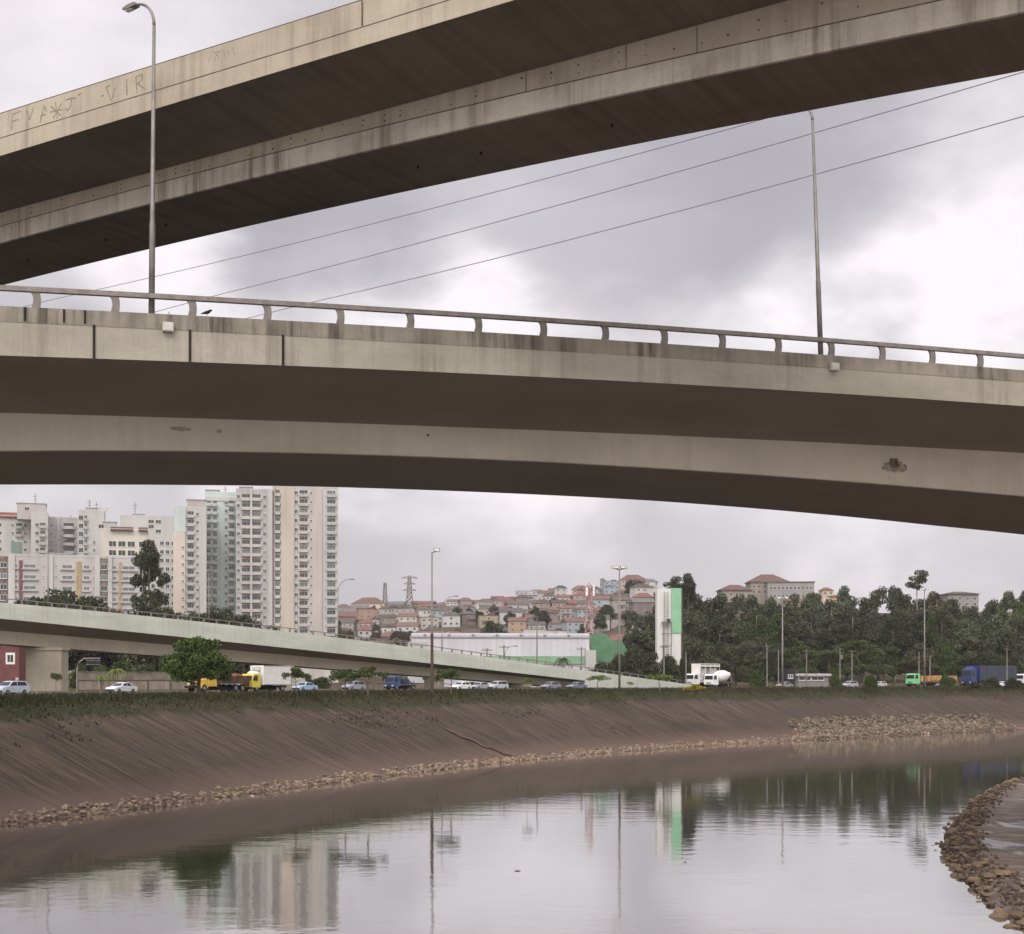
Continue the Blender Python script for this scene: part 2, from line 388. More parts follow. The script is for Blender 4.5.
# river water
def water_material():
    m, t, b = newmat('river_water'); pos = t.n('ShaderNodeNewGeometry').outputs['Position']
    murk = t.noise(pos, .05, 4, .6)
    t.l(t.ramp(murk, (.3, lin('#352d27')), (.7, lin('#41372f'))), b.inputs['Base Color'])
    b.inputs['IOR'].default_value = 1.5; b.inputs['Coat Weight'].default_value = .75; b.inputs['Coat Roughness'].default_value = .04; b.inputs['Coat IOR'].default_value = 1.5; b.inputs['Specular IOR Level'].default_value = WSPEC
    calm = t.noise(t.mapping(pos, scale=(.03, .06, 1)), 1, 4, .6)
    t.l(t.ramp(calm, (.35, .03), (.7, .075)), b.inputs['Roughness'])
    w1 = t.noise(pos, 1.1, 3, .5); w2 = t.noise(t.mapping(pos, scale=(.22, .5, 1)), 1, 3, .5); w3 = t.noise(pos, 4.5, 2, .5)
    h = t.math('ADD', t.math('ADD', t.math('MULTIPLY', w1, .5), w2), t.math('MULTIPLY', w3, .12))
    nb = t.bump(h, WBUMP, .05); t.l(nb, b.inputs['Normal']); t.l(nb, b.inputs['Coat Normal']); return m
WSPEC, WBUMP = .6, .17
b = MB(); b.add([(-400,-250,0),(1600,-250,0),(1600,1000,0),(-400,1000,0)], [(0,1,2,3)])
tag(b.build('river_water', water_material()), kind='structure')

# near bank on the right
NEAR = catmull([(13,-60),(17,0),(18.6,40),(19.3,53),(20.6,62),(23.0,74),(27.2,87),(38.5,114),(48.5,131),(75,160),(130,205),(260,300),(520,440),(1000,680),(1550,880)], 1.0)
NT_, NS = frames(NEAR)
def npt(i, off): t = NT_[i]; p = NEAR[i]; return Vector((p.x + t.y*off, p.y - t.x*off))
def near_material():
    m, t, b = newmat('near_bank_mud'); uv = t.n('ShaderNodeTexCoord').outputs['UV']; pos = t.n('ShaderNodeNewGeometry').outputs['Position']
    n = t.noise(pos, .7, 6, .65); f = t.noise(pos, 5, 5, .7)
    c = t.ramp(n, (.3, lin('#5a4d44')), (.5, lin('#76695f')), (.7, lin('#948880')))
    c = t.mix(t.math('MULTIPLY', t.ramp(f, (.4, 0.0), (.7, 1.0)), .4), c, lin('#463a32'))
    wet = t.ramp(t.noise(t.mapping(pos, scale=(.32, .16, 1), loc=(1.3, 0, 0)), 1, 4, .55), (.55, 0.0), (.63, 1.0))
    sep = t.n('ShaderNodeSeparateXYZ'); t.l(uv, sep.inputs[0])
    lim = t.ramp(t.math('MULTIPLY', sep.outputs[1], .1), (.17, 0.0), (.21, 1.0), (.8, 1.0), (.9, 0.0)); wet = t.math('MULTIPLY', wet, lim)
    t.l(t.mix(wet, c, lin('#3a302a')), b.inputs['Base Color'])
    t.l(t.ramp(wet, (0.0, .85), (1.0, .14)), b.inputs['Roughness'])
    t.l(t.math('ADD', t.math('MULTIPLY', wet, .5), .25), b.inputs['Specular IOR Level'])
    bs = t.n('ShaderNodeBump'); bs.inputs['Distance'].default_value = .08; t.l(f, bs.inputs['Height'])
    t.l(t.ramp(wet, (0.0, .6), (1.0, .02)), bs.inputs['Strength']); t.l(bs.outputs[0], b.inputs['Normal'])
    return m
b = MB(); b.uv = []; no = [-5, -1, 0, .6, 1.3, 2.2, 3.2, 4.4, 5.6, 7, 8.5, 10, 12, 16, 20, 25, 27, 40, 90, 300, 900, 1500]
nz = {0: 0, .6: .45, 1.3: .62, 2.2: .5, 3.2: .42, 8.5: .5, 10: .7, 12: 1.4, 25: 7.6, 27: 7.9}
for i in range(0, len(NEAR), 2):
    for q in no:
        p = npt(i, q); z = float(np.interp(q, [-5, -1, 0, .6, 1.3, 2.2, 3.2, 8.5, 10, 12, 25, 27], [-2.5, -.5, 0, .4, .55, .48, .42, .5, .7, 1.4, 7.6, 7.9]))
        if .3 < q < 10: z += .05*noise.noise((p.x*.9, p.y*.9, 0))
        b.v.append((p.x, p.y, z)); b.uv.append((NS[i], q))
k = len(no)
for a in range(len(range(0, len(NEAR), 2))-1):
    for j in range(k-1): b.f.append((a*k+j, a*k+j+1, (a+1)*k+j+1, (a+1)*k+j)); b.m.append(0)
tag(b.build('near_bank', near_material(), smooth=True), kind='structure')

# ------------------------------------------------------------------ stones
def rock_mesh(seed, squash=.65):
    rnd = random.Random(seed); import bmesh
    bm = bmesh.new(); bmesh.ops.create_icosphere(bm, subdivisions=2, radius=1)
    off = Vector((rnd.uniform(0, 50), rnd.uniform(0, 50), rnd.uniform(0, 50)))
    cuts = [Vector((rnd.gauss(0,1), rnd.gauss(0,1), rnd.gauss(0,1))).normalized() for _ in range(10)]
    for v in bm.verts:
        n = v.co.normalized(); d = 1 + .35*noise.noise(n*1.2+off) + .14*noise.noise(n*3.3+off)
        for c in cuts:
            q = n.dot(c)*d
            if q > .6: d *= .6/q
        v.co = n*d
    for v in bm.verts: v.co.z *= squash; v.co.x *= 1.15
    me = bpy.data.meshes.new('rock'); bm.to_mesh(me); bm.free(); return me
def rockmat(name, a, b2, c2):
    m, t, b = newmat(name); g = t.n('ShaderNodeNewGeometry'); oi = t.n('ShaderNodeObjectInfo').outputs['Random']
    f = t.math('ADD', t.math('MULTIPLY', t.math('ADD', g.outputs['Random Per Island'], oi), .42), t.math('MULTIPLY', t.noise(g.outputs['Position'], 4, 5, .7), .5))
    t.l(t.ramp(f, (.25, lin(a)), (.6, lin(b2)), (.95, lin(c2))), b.inputs['Base Color']); b.inputs['Roughness'].default_value = .85
    t.l(t.bump(t.noise(g.outputs['Position'], 9, 4, .7), .6, .05), b.inputs['Normal']); return m
M['rock'] = rockmat('brown_rock', '#3d3127', '#5c4b3b', '#7d6a54')
M['riprap'] = rockmat('pale_riprap', '#55483c', '#7e6b5a', '#a8937b')
M['heap'] = rockmat('mossy_stone', '#39332a', '#544b3d', '#736753')
rocks = [rock_mesh(s) for s in range(8)]
for me in rocks: me.materials.append(M['rock'])
rv = random.Random(3)
NI = [i for i in range(len(NEAR)) if 50 < NEAR[i].y < 136]
for k in range(298):
    i = NI[int(rv.random()**1.15*len(NI))]; q = rv.uniform(-.5, 1.7) if k % 3 else rv.uniform(-.7, .5)
    p = npt(i, q); sc = rv.uniform(.11, .3)*(1.3 if rv.random() < .18 else 1); h = float(np.interp(q, [-1, 0, .6, 1.3, 2.2], [-.35, 0, .42, .6, .5]))
    o = put('bank_rock', rocks[k % 8], None, (p.x, p.y, h + sc*.34), rv.uniform(0, 6.28), (sc*rv.uniform(.85, 1.3), sc*rv.uniform(.8, 1.2), sc*rv.uniform(.7, 1.1)))
    o.rotation_euler.x = rv.uniform(-.3, .3)
    tag(o, 'rough brown rock in the heap edging the muddy near bank', 'rock', 'rocks along the near bank')
def stones(name, n, fi, fo, fs, mtl, mi=1):
    b = MB(); protos = []
    import bmesh
    for s in range(6):
        bm = bmesh.new(); bmesh.ops.create_icosphere(bm, subdivisions=mi, radius=1); rr = random.Random(s)
        for v in bm.verts: v.co *= rr.uniform(.7, 1.15); v.co.z *= .75
        protos.append(([v.co.copy() for v in bm.verts], [tuple(v.index for v in f.verts) for f in bm.faces])); bm.free()
    for k in range(n):
        i = fi(); q = fo(i); p = fpt(i, q) + FT[i]*rv.uniform(-.6, .6); s = fs(i); vs, fs_ = protos[k % 6]; a = rv.uniform(0, 6.28); ca, sa = math.cos(a)*s, math.sin(a)*s
        z = bank_z(i, q, p) + s*.25
        b.add([(p.x+v.x*ca-v.y*sa, p.y+v.x*sa+v.y*ca, z+v.z*s) for v in vs], fs_)
    return b.build(name, mtl)
FI = [i for i in range(len(FAR)) if 60 < FAR[i].y < 300]
def heap(i):                                     # the wider heap of stones towards the right
    px = 512 + F*FAR[i].x/FAR[i].y; return sstep(790, 850, px)*(1-sstep(1000, 1040, px))
o = stones('riprap', 7500, lambda: rv.choice(FI), lambda i: rv.triangular(-.5, 1.9 + heap(i)*5.8, .3 + heap(i)*2.5), lambda i: .06 + .24*rv.random()**2.5 + heap(i)*.1, M['riprap'])
tag(o, 'pale broken stones spread along the far waterline', 'stones', kind='stuff')
HI = [i for i in FI if heap(i) > .5]
o = stones('stone_heap', 900, lambda: rv.choice(HI), lambda i: rv.uniform(.2, 7.5), lambda i: rv.uniform(.2, .5), M['heap'])
tag(o, 'wide heap of broken stones at the foot of the far bank on the right', 'stones', kind='stuff')

# drainage chute of red earth on the far bank
i0 = bank_at(448, 9)[2]; b = MB()
for k in range(14):
    u = k/13; q = 9 - 7.6*u; i = i0 + int(u*3); w = .4 + .14*math.sin(k*1.7)
    for e in (-w, w*.2, w):
        p = fpt(i, q); p = p + FT[i]*e; b.v.append((p.x, p.y, bank_z(i, q, p) + (.07 if e == w*.2 else .13)))
for k in range(13):
    for e in range(2): b.f.append((k*3+e, k*3+e+1, k*3+e+4, k*3+e+3)); b.m.append(0)
tag(b.build('drainage_chute', mat('#57443a', .9, 0, .3, 1.2)), 'reddish eroded drainage chute running down the far bank', 'chute')

# grass on the crest
def grass(name, n, q0, q1, h0, h1, cols, kindlabel, yr=(60, 330)):
    m = leafmat(name + '_blades', *cols); b = MB(); gi_ = [i for i in range(len(FAR)) if yr[0] < FAR[i].y < yr[1]]
    for k in range(n):
        i = rv.choice(gi_); q = rv.triangular(q0, q1, (q0+q1)/2)
        q += 1.6*noise.noise((FS[i]*.35, 0, 7))
        p = fpt(i, q) + FT[i]*rv.uniform(-.5, .5); z = bank_z(i, min(q, 20.5), p) - .03
        for _ in range(2):
            a = rv.uniform(0, 3.14); w = rv.uniform(.03, .08); h = rv.uniform(h0, h1); dx, dy = math.cos(a)*w, math.sin(a)*w; lx, ly = rv.uniform(-.2, .2), rv.uniform(-.2, .2)
            b.add([(p.x-dx, p.y-dy, z), (p.x+dx, p.y+dy, z), (p.x+lx, p.y+ly, z+h)], [(0,1,2)])
    tag(b.build(name, m), kindlabel, 'grass', kind='stuff')
grass('verge_grass', 42000, 14.6, 24, .08, .34, ('#2f2f1b', '#3d3c22', '#4e492c'), 'rough olive grass along the top of the far bank')

grass('crest_grass', 26000, 16.6, 22.5, .22, .62, ('#2a2a18', '#38371f', '#4a4529'), 'taller dark grass along the edge of the far bank crest')
def weeds():
    m = leafmat('weed_leaves', '#35341f', '#434127', '#524d31'); b = MB(); gi_ = [i for i in range(len(FAR)) if 60 < FAR[i].y < 300]; n = 0
    while n < 1100:
        i = rv.choice(gi_); q = rv.uniform(2.5, 15.5)
        if noise.noise((FS[i]*.06, q*.22, 11)) + .35*(q-9)/7 < .32: continue
        p = fpt(i, q) + FT[i]*rv.uniform(-.5, .5); z = bank_z(i, q, p); n += 1
        for _ in range(3):
            a = rv.uniform(0, 3.14); w = rv.uniform(.05, .12); h = rv.uniform(.08, .3); dx, dy = math.cos(a)*w, math.sin(a)*w
            b.add([(p.x-dx, p.y-dy, z-.02), (p.x+dx, p.y+dy, z-.02), (p.x+rv.uniform(-.15, .15), p.y+rv.uniform(-.15, .15), z+h)], [(0,1,2)])
    tag(b.build('bank_weeds', m), 'sparse weeds growing in patches on the far bank slope', 'weeds', kind='stuff')
weeds()

ml = [mat('#b5b0a8', .6, 0, .2, 6), mat('#8a8378', .7, 0, .2, 6)]
for k, (px, py, sc, lab) in enumerate(((111, 806, .3, 'scrap of white litter floating by the stones at far left'), (178, 805, .26, 'small pale litter floating below the riprap, second from left'), (252, 796, .24, 'small pale litter floating below the riprap, third from left'),
        (518, 871, .13, 'tiny pale scrap floating in mid river'), (685, 862, .16, 'dark scrap floating under the sign tower reflection'), (300, 884, .12, 'tiny pale scrap floating in the tower reflection'))):
    Y = F*CZ/(py-HY); me = rocks[k].copy(); me.materials.clear(); me.materials.append(ml[k % 2]); o = put('plastic_scrap', me, None, (X(px, Y), Y, .02), k*1.1, (sc*1.3, sc*.9, sc*.45)); tag(o, lab, 'plastic scrap', 'scraps floating on the river')

def near_rubble():
    import bmesh
    b = MB(); protos = []
    for s in range(6):
        bm = bmesh.new(); bmesh.ops.create_icosphere(bm, subdivisions=1, radius=1); rr = random.Random(s+40)
        for v in bm.verts: v.co *= rr.uniform(.65, 1.2)
        protos.append(([v.co.copy() for v in bm.verts], [tuple(v.index for v in f.verts) for f in bm.faces])); bm.free()
    for k in range(3200):
        i = rv.choice(NI); q = rv.triangular(-.5, 2.4, .6); p = npt(i, q) + NT_[i]*rv.uniform(-.5, .5); s = .03 + .12*rv.random()**2; vs, fs_ = protos[k % 6]
        h = float(np.interp(q, [-1, 0, .6, 1.3, 2.2, 3.2], [-.45, 0, .4, .55, .48, .42])) + s*.3
        b.add([(p.x+v.x*s, p.y+v.y*s, h+v.z*s*.8) for v in vs], fs_)
    tag(b.build('rubble', M['rock']), 'small brown rubble between the rocks of the near bank', 'rubble', kind='stuff')
near_rubble()
# ------------------------------------------------------------------ bridges
class Line:
    """straight plan axis; station t metres along, offset q metres away from the camera side"""
    def __init__(s, p0, d):
        s.p = Vector(p0); s.d = Vector(d).normalized(); s.n = Vector((-s.d.y, s.d.x))
        if s.n.y < 0: s.n = -s.n
        s.ang = math.atan2(s.d.y, s.d.x)
    def at(s, t, q): return s.p + s.d*t + s.n*q
    def t_of(s, px, q):
        k = (px-512)/F; a = s.p + s.n*q      # a.x + t dx = k (a.y + t dy)
        return (k*a.y - a.x)/(s.d.x - k*s.d.y)
    def z_of(s, px, py, q): t = s.t_of(px, q); return Z(py, s.at(t, q).y)
    def fit(s, pts, q, deg=2, qf=None):
        T, H = [], []
        for px, py in pts:
            qq = qf(px) if qf else q
            T.append(s.t_of(px, qq)); H.append(s.z_of(px, py, qq))
        c = np.polyfit(T, H, min(deg, len(pts)-1)); lo, hi = min(T), max(T)
        def f(t):
            if t < lo: return float(np.polyval(c, lo) + (t-lo)*np.polyval(np.polyder(c), lo)*.6)
            if t > hi: return float(np.polyval(c, hi) + (t-hi)*np.polyval(np.polyder(c), hi)*.6)
            return float(np.polyval(c, t))
        return f
def sweep(L, ts, prof, mi=0, mb=None, close=True):
    """prof(t) -> list of (q, z); closed section swept along the axis"""
    b = mb or MB(); base = len(b.v); n = len(prof(ts[0]))
    for t in ts:
        for q, z in prof(t): p = L.at(t, q); b.v.append((p.x, p.y, z))
    for a in range(len(ts)-1):
        for k in range(n if close else n-1):
            j = (k+1) % n; b.f.append((base+a*n+k, base+a*n+j, base+(a+1)*n+j, base+(a+1)*n+k)); b.m.append(mi)
    if close:
        b.f.append(tuple(base+k for k in range(n))); b.m.append(mi)
        b.f.append(tuple(base+(len(ts)-1)*n+k for k in range(n))[::-1]); b.m.append(mi)
    return b
def frange(a, b, n): return [a + (b-a)*i/n for i in range(n+1)]
def lamp_parts(root, base, H, arm_dir, arm, r0, r1, head=.62, matl=None):
    """swan-neck street lamp: tapered pole, curved arm and flat lamp head, in world coordinates minus root"""
    mm = matl or M['pole']; o = root.location; B = Vector(base) - o; a = Vector((arm_dir[0], arm_dir[1], 0)).normalized()
    b = MB(); hp = H - .9*arm
    b.tube([B, B+Vector((0,0,hp*.33)), B+Vector((0,0,hp*.34)), B+Vector((0,0,hp))], [r0, r0*.93, r0*.8, r1], 10)
    b.build('pole', mm, root, smooth=True)
    b = MB(); b.box(B+Vector((0,0,.04)), (r0*4.2, r0*4.2, .08)); b.build('base_plate', M['steel'], root)
    b = MB(); pts = []
    for k in range(11):
        u = k/10*math.pi/2; pts.append(B + Vector((0,0,hp)) + a*(arm*.9*(1-math.cos(u))) + Vector((0,0,.9*arm*math.sin(u))))
    b.tube(pts, [r1*(1-.2*k/10) for k in range(11)], 8); b.build('arm', mm, root, smooth=True)
    e = pts[-1]; s = Vector((-a.y, a.x, 0)); b = MB()
    prof = [(-.1, .05), (0, .09), (head*.6, .08), (head, .01), (head, -.05), (head*.5, -.1), (-.1, -.06)]
    b.extrude([(x, z) for x, z in prof], lambda x, z, w: e + a*x + Vector((0, 0, z)) + s*w, -.13, .13)
    h = b.build('lamp_head', mm, root, bevel=.02)
    b = MB(); c = e + a*head*.55 + Vector((0,0,-.1)); b.box(c, (head*.55, .18, .04), math.atan2(a.y, a.x)); b.build('lens', M['lamp_glass'], h)

# --- lower bridge
L = Line((-18.3, 50), (41, 14))
ts = frange(-26, 78, 52)
zp = L.fit([(0,305),(340,324),(700,345),(1023,370)], 0); zj = L.fit([(0,320),(340,338),(700,358.5),(1023,381)], 0)
zf = L.fit([(0,355.5),(340,367.5),(700,385.5),(1023,406)], 0)
QW = 6.6
zw = L.fit([(0,412.5),(340,423.5),(700,436.5),(1023,453)], QW)
zb = L.fit([(0,451),(190,449.5),(340,454),(520,461),(700,470),(860,482),(1023,496)], QW, 3)
def qfar(px): return float(np.interp(px, [0, 340, 700, 1023], [10, 10, 11.2, 13.2])) + QW
zs = L.fit([(0,484.5),(170,485),(340,487.5),(520,493),(700,503),(860,517),(1023,534.5)], 0, 3, qfar)
pxs = lambda t: 512 + F*L.at(t, QW+5).x/max(5, L.at(t, QW+5).y)
lower = thing('road_bridge', (*L.at(-26, 0), 0), 'lower concrete overpass with steel handrail, crossing the whole photo below the upper overpass', 'bridge')
def rel(root, mb): o = root.location; mb.v = [(v[0]-o.x, v[1]-o.y, v[2]-o.z) for v in mb.v]; return mb
WF = lambda t: qfar(pxs(t)) + 7.0
def p_slab(t): e = WF(t); return [(.0, zf(t)), (.35, zf(t)), (QW-.5, zw(t)+.16), (QW+.6, zw(t)+.12), (e-6.6, zw(t)+.05), (e-.5, zf(t)), (e, zf(t)), (e, zj(t)), (0, zj(t))]
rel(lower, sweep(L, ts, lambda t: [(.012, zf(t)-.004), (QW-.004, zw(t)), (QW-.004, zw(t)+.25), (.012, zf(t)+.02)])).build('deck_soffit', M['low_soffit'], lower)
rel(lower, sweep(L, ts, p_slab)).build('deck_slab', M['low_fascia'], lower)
g = sweep(L, ts, lambda t: [(QW, zw(t)+.1), (QW, zb(t)), (QW+.12, zb(t)-.03)], 0, None, False)
sweep(L, ts, lambda t: [(QW+.12, zb(t)-.03), (qfar(pxs(t)), zs(t))], 1, g, False)
sweep(L, ts, lambda t: [(qfar(pxs(t)), zs(t)), (qfar(pxs(t))+.4, zw(t)+.1)], 0, g, False)
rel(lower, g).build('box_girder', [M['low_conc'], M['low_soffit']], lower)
for q0, q1 in ((.03, .28), (None, None)):
    pr = (lambda t: [(.03, zj(t)+.004), (.28, zj(t)+.004), (.26, zp(t)), (.06, zp(t))]) if q0 else (lambda t: [(WF(t)-.28, zj(t)+.004), (WF(t)-.03, zj(t)+.004), (WF(t)-.06, zp(t)), (WF(t)-.26, zp(t))])
    rel(lower, sweep(L, ts, pr)).build('parapet', M['low_parapet'], lower)
rel(lower, sweep(L, ts, lambda t: [(.6, zj(t)+.1), (WF(t)-.6, zj(t)+.1)], 0, None, False)).build('road_surface', M['asphalt'], lower)
# handrail: curved brackets carrying a flat rail
RH = .575
b = sweep(L, ts, lambda t: [(.06, zp(t)+RH), (.26, zp(t)+RH), (.26, zp(t)+RH+.175), (.06, zp(t)+RH+.175)])
rel(lower, b).build('handrail', M['rail'], lower)
post_px = [36, 115, 192, 267, 340, 410, 478, 543, 605, 664, 722, 778, 831, 882, 932, 980]
post_t = [L.t_of(p, .15) for p in post_px]
c1 = np.polyfit(range(len(post_t)), post_t, 1)
ca, sa = math.cos(L.ang), math.sin(L.ang)
b = MB(); cv = [(-.15, 0), (.15, 0), (.17, .16), (.175, .32), (.16, .46), (.12, .58), (-.2, .58), (-.13, .5), (-.1, .4), (-.09, .25)]
b.extrude(cv, lambda a, z, w: Vector((a*ca - w*sa, a*sa + w*ca, z)), -.05, .05)
pm = b.build('rail_post', M['steel'], lower); first = True
for k in range(-8, 34):
    t = post_t[k] if 0 <= k < len(post_t) else float(np.polyval(c1, k))
    if not -25 < t < 76: continue
    p = L.at(t, .16); loc = Vector((p.x, p.y, zp(t)-.004)) - lower.location
    q = pm if first else put('rail_post', pm.data, lower); first = False; q.location = loc
# dark expansion gaps and drip pipes of the fascia on the left
for px, w in ((94, .085), (190, .085), (283, .085)):
    t = L.t_of(px, -.02); p = L.at(t, -.02); z0, z1 = zf(t)+.01, zj(t)-.01
    b = MB(); b.box((p.x, p.y, (z0+z1)/2), (w, .06, z1-z0), L.ang); rel(lower, b).build('expansion_joint', M['gap'], lower)
for px in (25, 64, 85):
    t = L.t_of(px, .03); p = L.at(t, .03); z0, z1 = zj(t)+.03, zp(t)-.02
    b = MB(); b.box((p.x, p.y, (z0+z1)/2), (.07, .05, z1-z0), L.ang); rel(lower, b).build('parapet_joint', M['gap'], lower)
rel(lower, sweep(L, ts, lambda t: [(-.012, zj(t)-.05), (.0, zj(t)-.05), (.0, zj(t)+.002), (-.012, zj(t)+.002)])).build('drip_ledge', M['low_parapet'], lower)
def stain(root, Ln, q, px, py, wpx, hpx, seed, m, lobes=1, name='stain'):
    rnd = random.Random(seed); t0 = Ln.t_of(px, q-.006); P0 = Ln.at(t0, q-.006); s = F/P0.y; b = MB(); n = 44; z0 = Z(py, P0.y)
    vs = [(P0.x, P0.y, z0)]
    for k in range(n):
        a = 2*math.pi*k/n; r = (.3 + .25*rnd.random() + .45*abs(math.cos(a))**5*rnd.uniform(.6, 1) + .2*max(0, math.sin(a))**3) if lobes else rnd.uniform(.7, 1.05)
        p = Ln.at(t0 + math.cos(a)*wpx/2/s*r, q-.006); vs.append((p.x, p.y, z0 + math.sin(a)*hpx/2/s*r))
    b.add(vs, [(0, 1+k, 1+(k+1) % n) for k in range(n)]); return rel(root, b).build(name, m, root)
ms = mat('#93887a', .95, 0, .25, 5); ms2 = mat('#786d60', .95, 0, .25, 5)
stain(lower, L, QW, 895, 467, 36, 26, 1, ms); stain(lower, L, QW, 894, 463, 14, 12, 4, ms2, 0); stain(lower, L, QW, 181, 429, 26, 9, 2, ms); stain(lower, L, QW, 219, 431, 7, 4, 3, ms, 0)
for px, py, w in ((428, 435, 3), (321, 420, 6), (553, 386.5, 3)):
    q = QW if py > 424 else QW
    stain(lower, L, q, px, py, w, w*.8, int(px), M['gap'], 0, 'drain_outlet')

# lamps of the lower bridge
def bridge_lamp(px, H, label, lean=.5):
    t = L.t_of(px, .34); p = L.at(t, .34); base = Vector((p.x, p.y, zp(t)-.25))
    r = thing('street_lamp', base, label, 'street lamp', 'lamps on the lower overpass')
    lamp_parts(r, base, H, (-.8, .55), 1.15, .115, .06)
    r.rotation_euler.y = R(lean); return r
bridge_lamp(151.5, 12.05, 'tall grey swan-neck lamp rising from the left end of the lower overpass parapet')
bridge_lamp(821, 11.6, 'tall grey lamp on the right part of the lower overpass, head hidden from view', -2.0)
for px, py, lab in ((168, 327, 'small white junction box on the lower overpass beside the left lamp'), (834.5, 367, 'small white junction box on the lower overpass beneath the right lamp')):
    t = L.t_of(px, -.1); p = L.at(t, -.1); z = Z(py, p.y)
    r = thing('junction_box', (p.x, p.y, z), lab, 'junction box', 'junction boxes of the overpass lamps')
    b = MB(); b.box((0, 0, 0), (.4, .19, .34), L.ang); b.build('box', mat('#b9b4ac', .6, 0, .1, 3), r, bevel=.02)
    b = MB(); b.box((0.03, -.098, .0), (.3, .012, .24), L.ang); b.build('lid', mat('#c4c0b8', .6, 0, .1), r)
    b = MB(); b.tube([(0.02, .05, .15), (0.02, .05, .42), (.0, .16, .6)], .02, 6); b.build('conduit', M['steel'], r)
# bird on the parapet
t = L.t_of(207, .14); p = L.at(t, .14); zb0 = zp(t)
b = MB(); pts = [(-.2,0,.075),(-.13,0,.1),(-.05,0,.125),(.03,0,.15),(.08,0,.185),(.115,0,.215),(.145,0,.215),(.18,0,.207)]
b.tube(pts, [.012,.026,.05,.058,.045,.036,.026,.004], 8)
b.tube([(0,.02,.1),(.0,.02,0.0),(.03,.02,0.0)], .006, 5); b.tube([(0,-.02,.1),(.0,-.02,0.0),(.03,-.02,0.0)], .006, 5)
o = b.build('bird', M['bird'], smooth=True); o.location = (p.x, p.y, zb0+.004); o.rotation_euler.z = L.ang; o.scale = (1.15, 1.15, 1.15)
tag(o, 'small dark bird perched on the lower overpass parapet right of the left lamp', 'bird')

# --- upper bridge
U = Line((-21.9, 60), (1.54, -1))
UW, US = 4.0, 8.3
tu = frange(-75, 62, 68)
up = U.fit([(0,113),(340,6.5)], 0, 1); uj = U.fit([(0,138),(340,34)], 0, 1); uf = U.fit([(0,156),(340,52),(516,0)], 0, 1)
uw = U.fit([(0,212),(340,123),(700,23)], UW, 1); uwj = U.fit([(0,226.5),(340,136.5),(700,52.5),(942,0)], UW, 2)
ub = U.fit([(0,243),(340,157),(700,77),(1023,12)], UW, 2); us = U.fit([(0,285.5),(340,208),(520,166),(700,130),(1023,72)], US, 2)
upper = thing('road_bridge', (*U.at(-75, 0), 0), 'upper concrete overpass with graffiti on its parapet, slanting across the top of the photo', 'bridge')
UE = US + UW
rel(upper, sweep(U, tu, lambda t: [(0, uf(t)), (.3, uf(t)), (.33, uf(t)+.05), (UE-.3, uf(t)+.05), (UE, uf(t)), (UE, uj(t)), (0, uj(t))])).build('deck_slab', M['up_conc'], upper)
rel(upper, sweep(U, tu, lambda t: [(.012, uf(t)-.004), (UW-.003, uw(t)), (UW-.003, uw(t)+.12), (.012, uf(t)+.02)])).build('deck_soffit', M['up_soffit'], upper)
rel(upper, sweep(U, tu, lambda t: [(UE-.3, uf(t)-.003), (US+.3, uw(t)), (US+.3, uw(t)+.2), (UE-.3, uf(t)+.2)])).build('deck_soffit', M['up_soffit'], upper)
rel(upper, sweep(U, tu, lambda t: [(.03, uj(t)+.004), (.25, uj(t)+.004), (.22, up(t)), (.05, up(t))])).build('parapet', M['up_conc'], upper)
rel(upper, sweep(U, tu, lambda t: [(UE-.25, uj(t)+.004), (UE-.03, uj(t)+.004), (UE-.05, up(t)), (UE-.22, up(t))])).build('parapet', M['up_conc'], upper)
rel(upper, sweep(U, tu, lambda t: [(.05, up(t)+.002), (.22, up(t)+.002), (.22, up(t)+.03), (.04, up(t)+.03)])).build('coping', mat('#5d5245', .9, 0, .2), upper)
rel(upper, sweep(U, tu, lambda t: [(.5, uj(t)+.05), (UE-.5, uj(t)+.05)], 0, None, False)).build('road_surface', M['asphalt'], upper)
g = sweep(U, tu, lambda t: [(UW+.03, uw(t)+.15), (UW+.03, uwj(t))], 0, None, False)
sweep(U, tu, lambda t: [(UW+.03, uwj(t)), (UW, uwj(t)-.02), (UW, ub(t)), (UW+.1, ub(t)-.02)], 1, g, False)
sweep(U, tu, lambda t: [(UW+.1, ub(t)-.02), (US, us(t))], 2, g, False)
sweep(U, tu, lambda t: [(US, us(t)), (US+.3, uw(t)+.1)], 0, g, False)
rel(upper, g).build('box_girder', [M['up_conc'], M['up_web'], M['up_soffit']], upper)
rel(upper, sweep(U, tu, lambda t: [(-.006, uj(t)-.02), (.0, uj(t)-.02), (.0, uj(t)+.012), (-.006, uj(t)+.012)])).build('parapet_seam', mat('#54493c', .95, 0, .3), upper)
rel(upper, sweep(U, tu, lambda t: [(UW+.0, uwj(t)-.015), (UW+.04, uwj(t)-.015), (UW+.04, uwj(t)+.022), (UW+.0, uwj(t)+.022)])).build('web_seam', mat('#54493c', .95, 0, .3), upper)
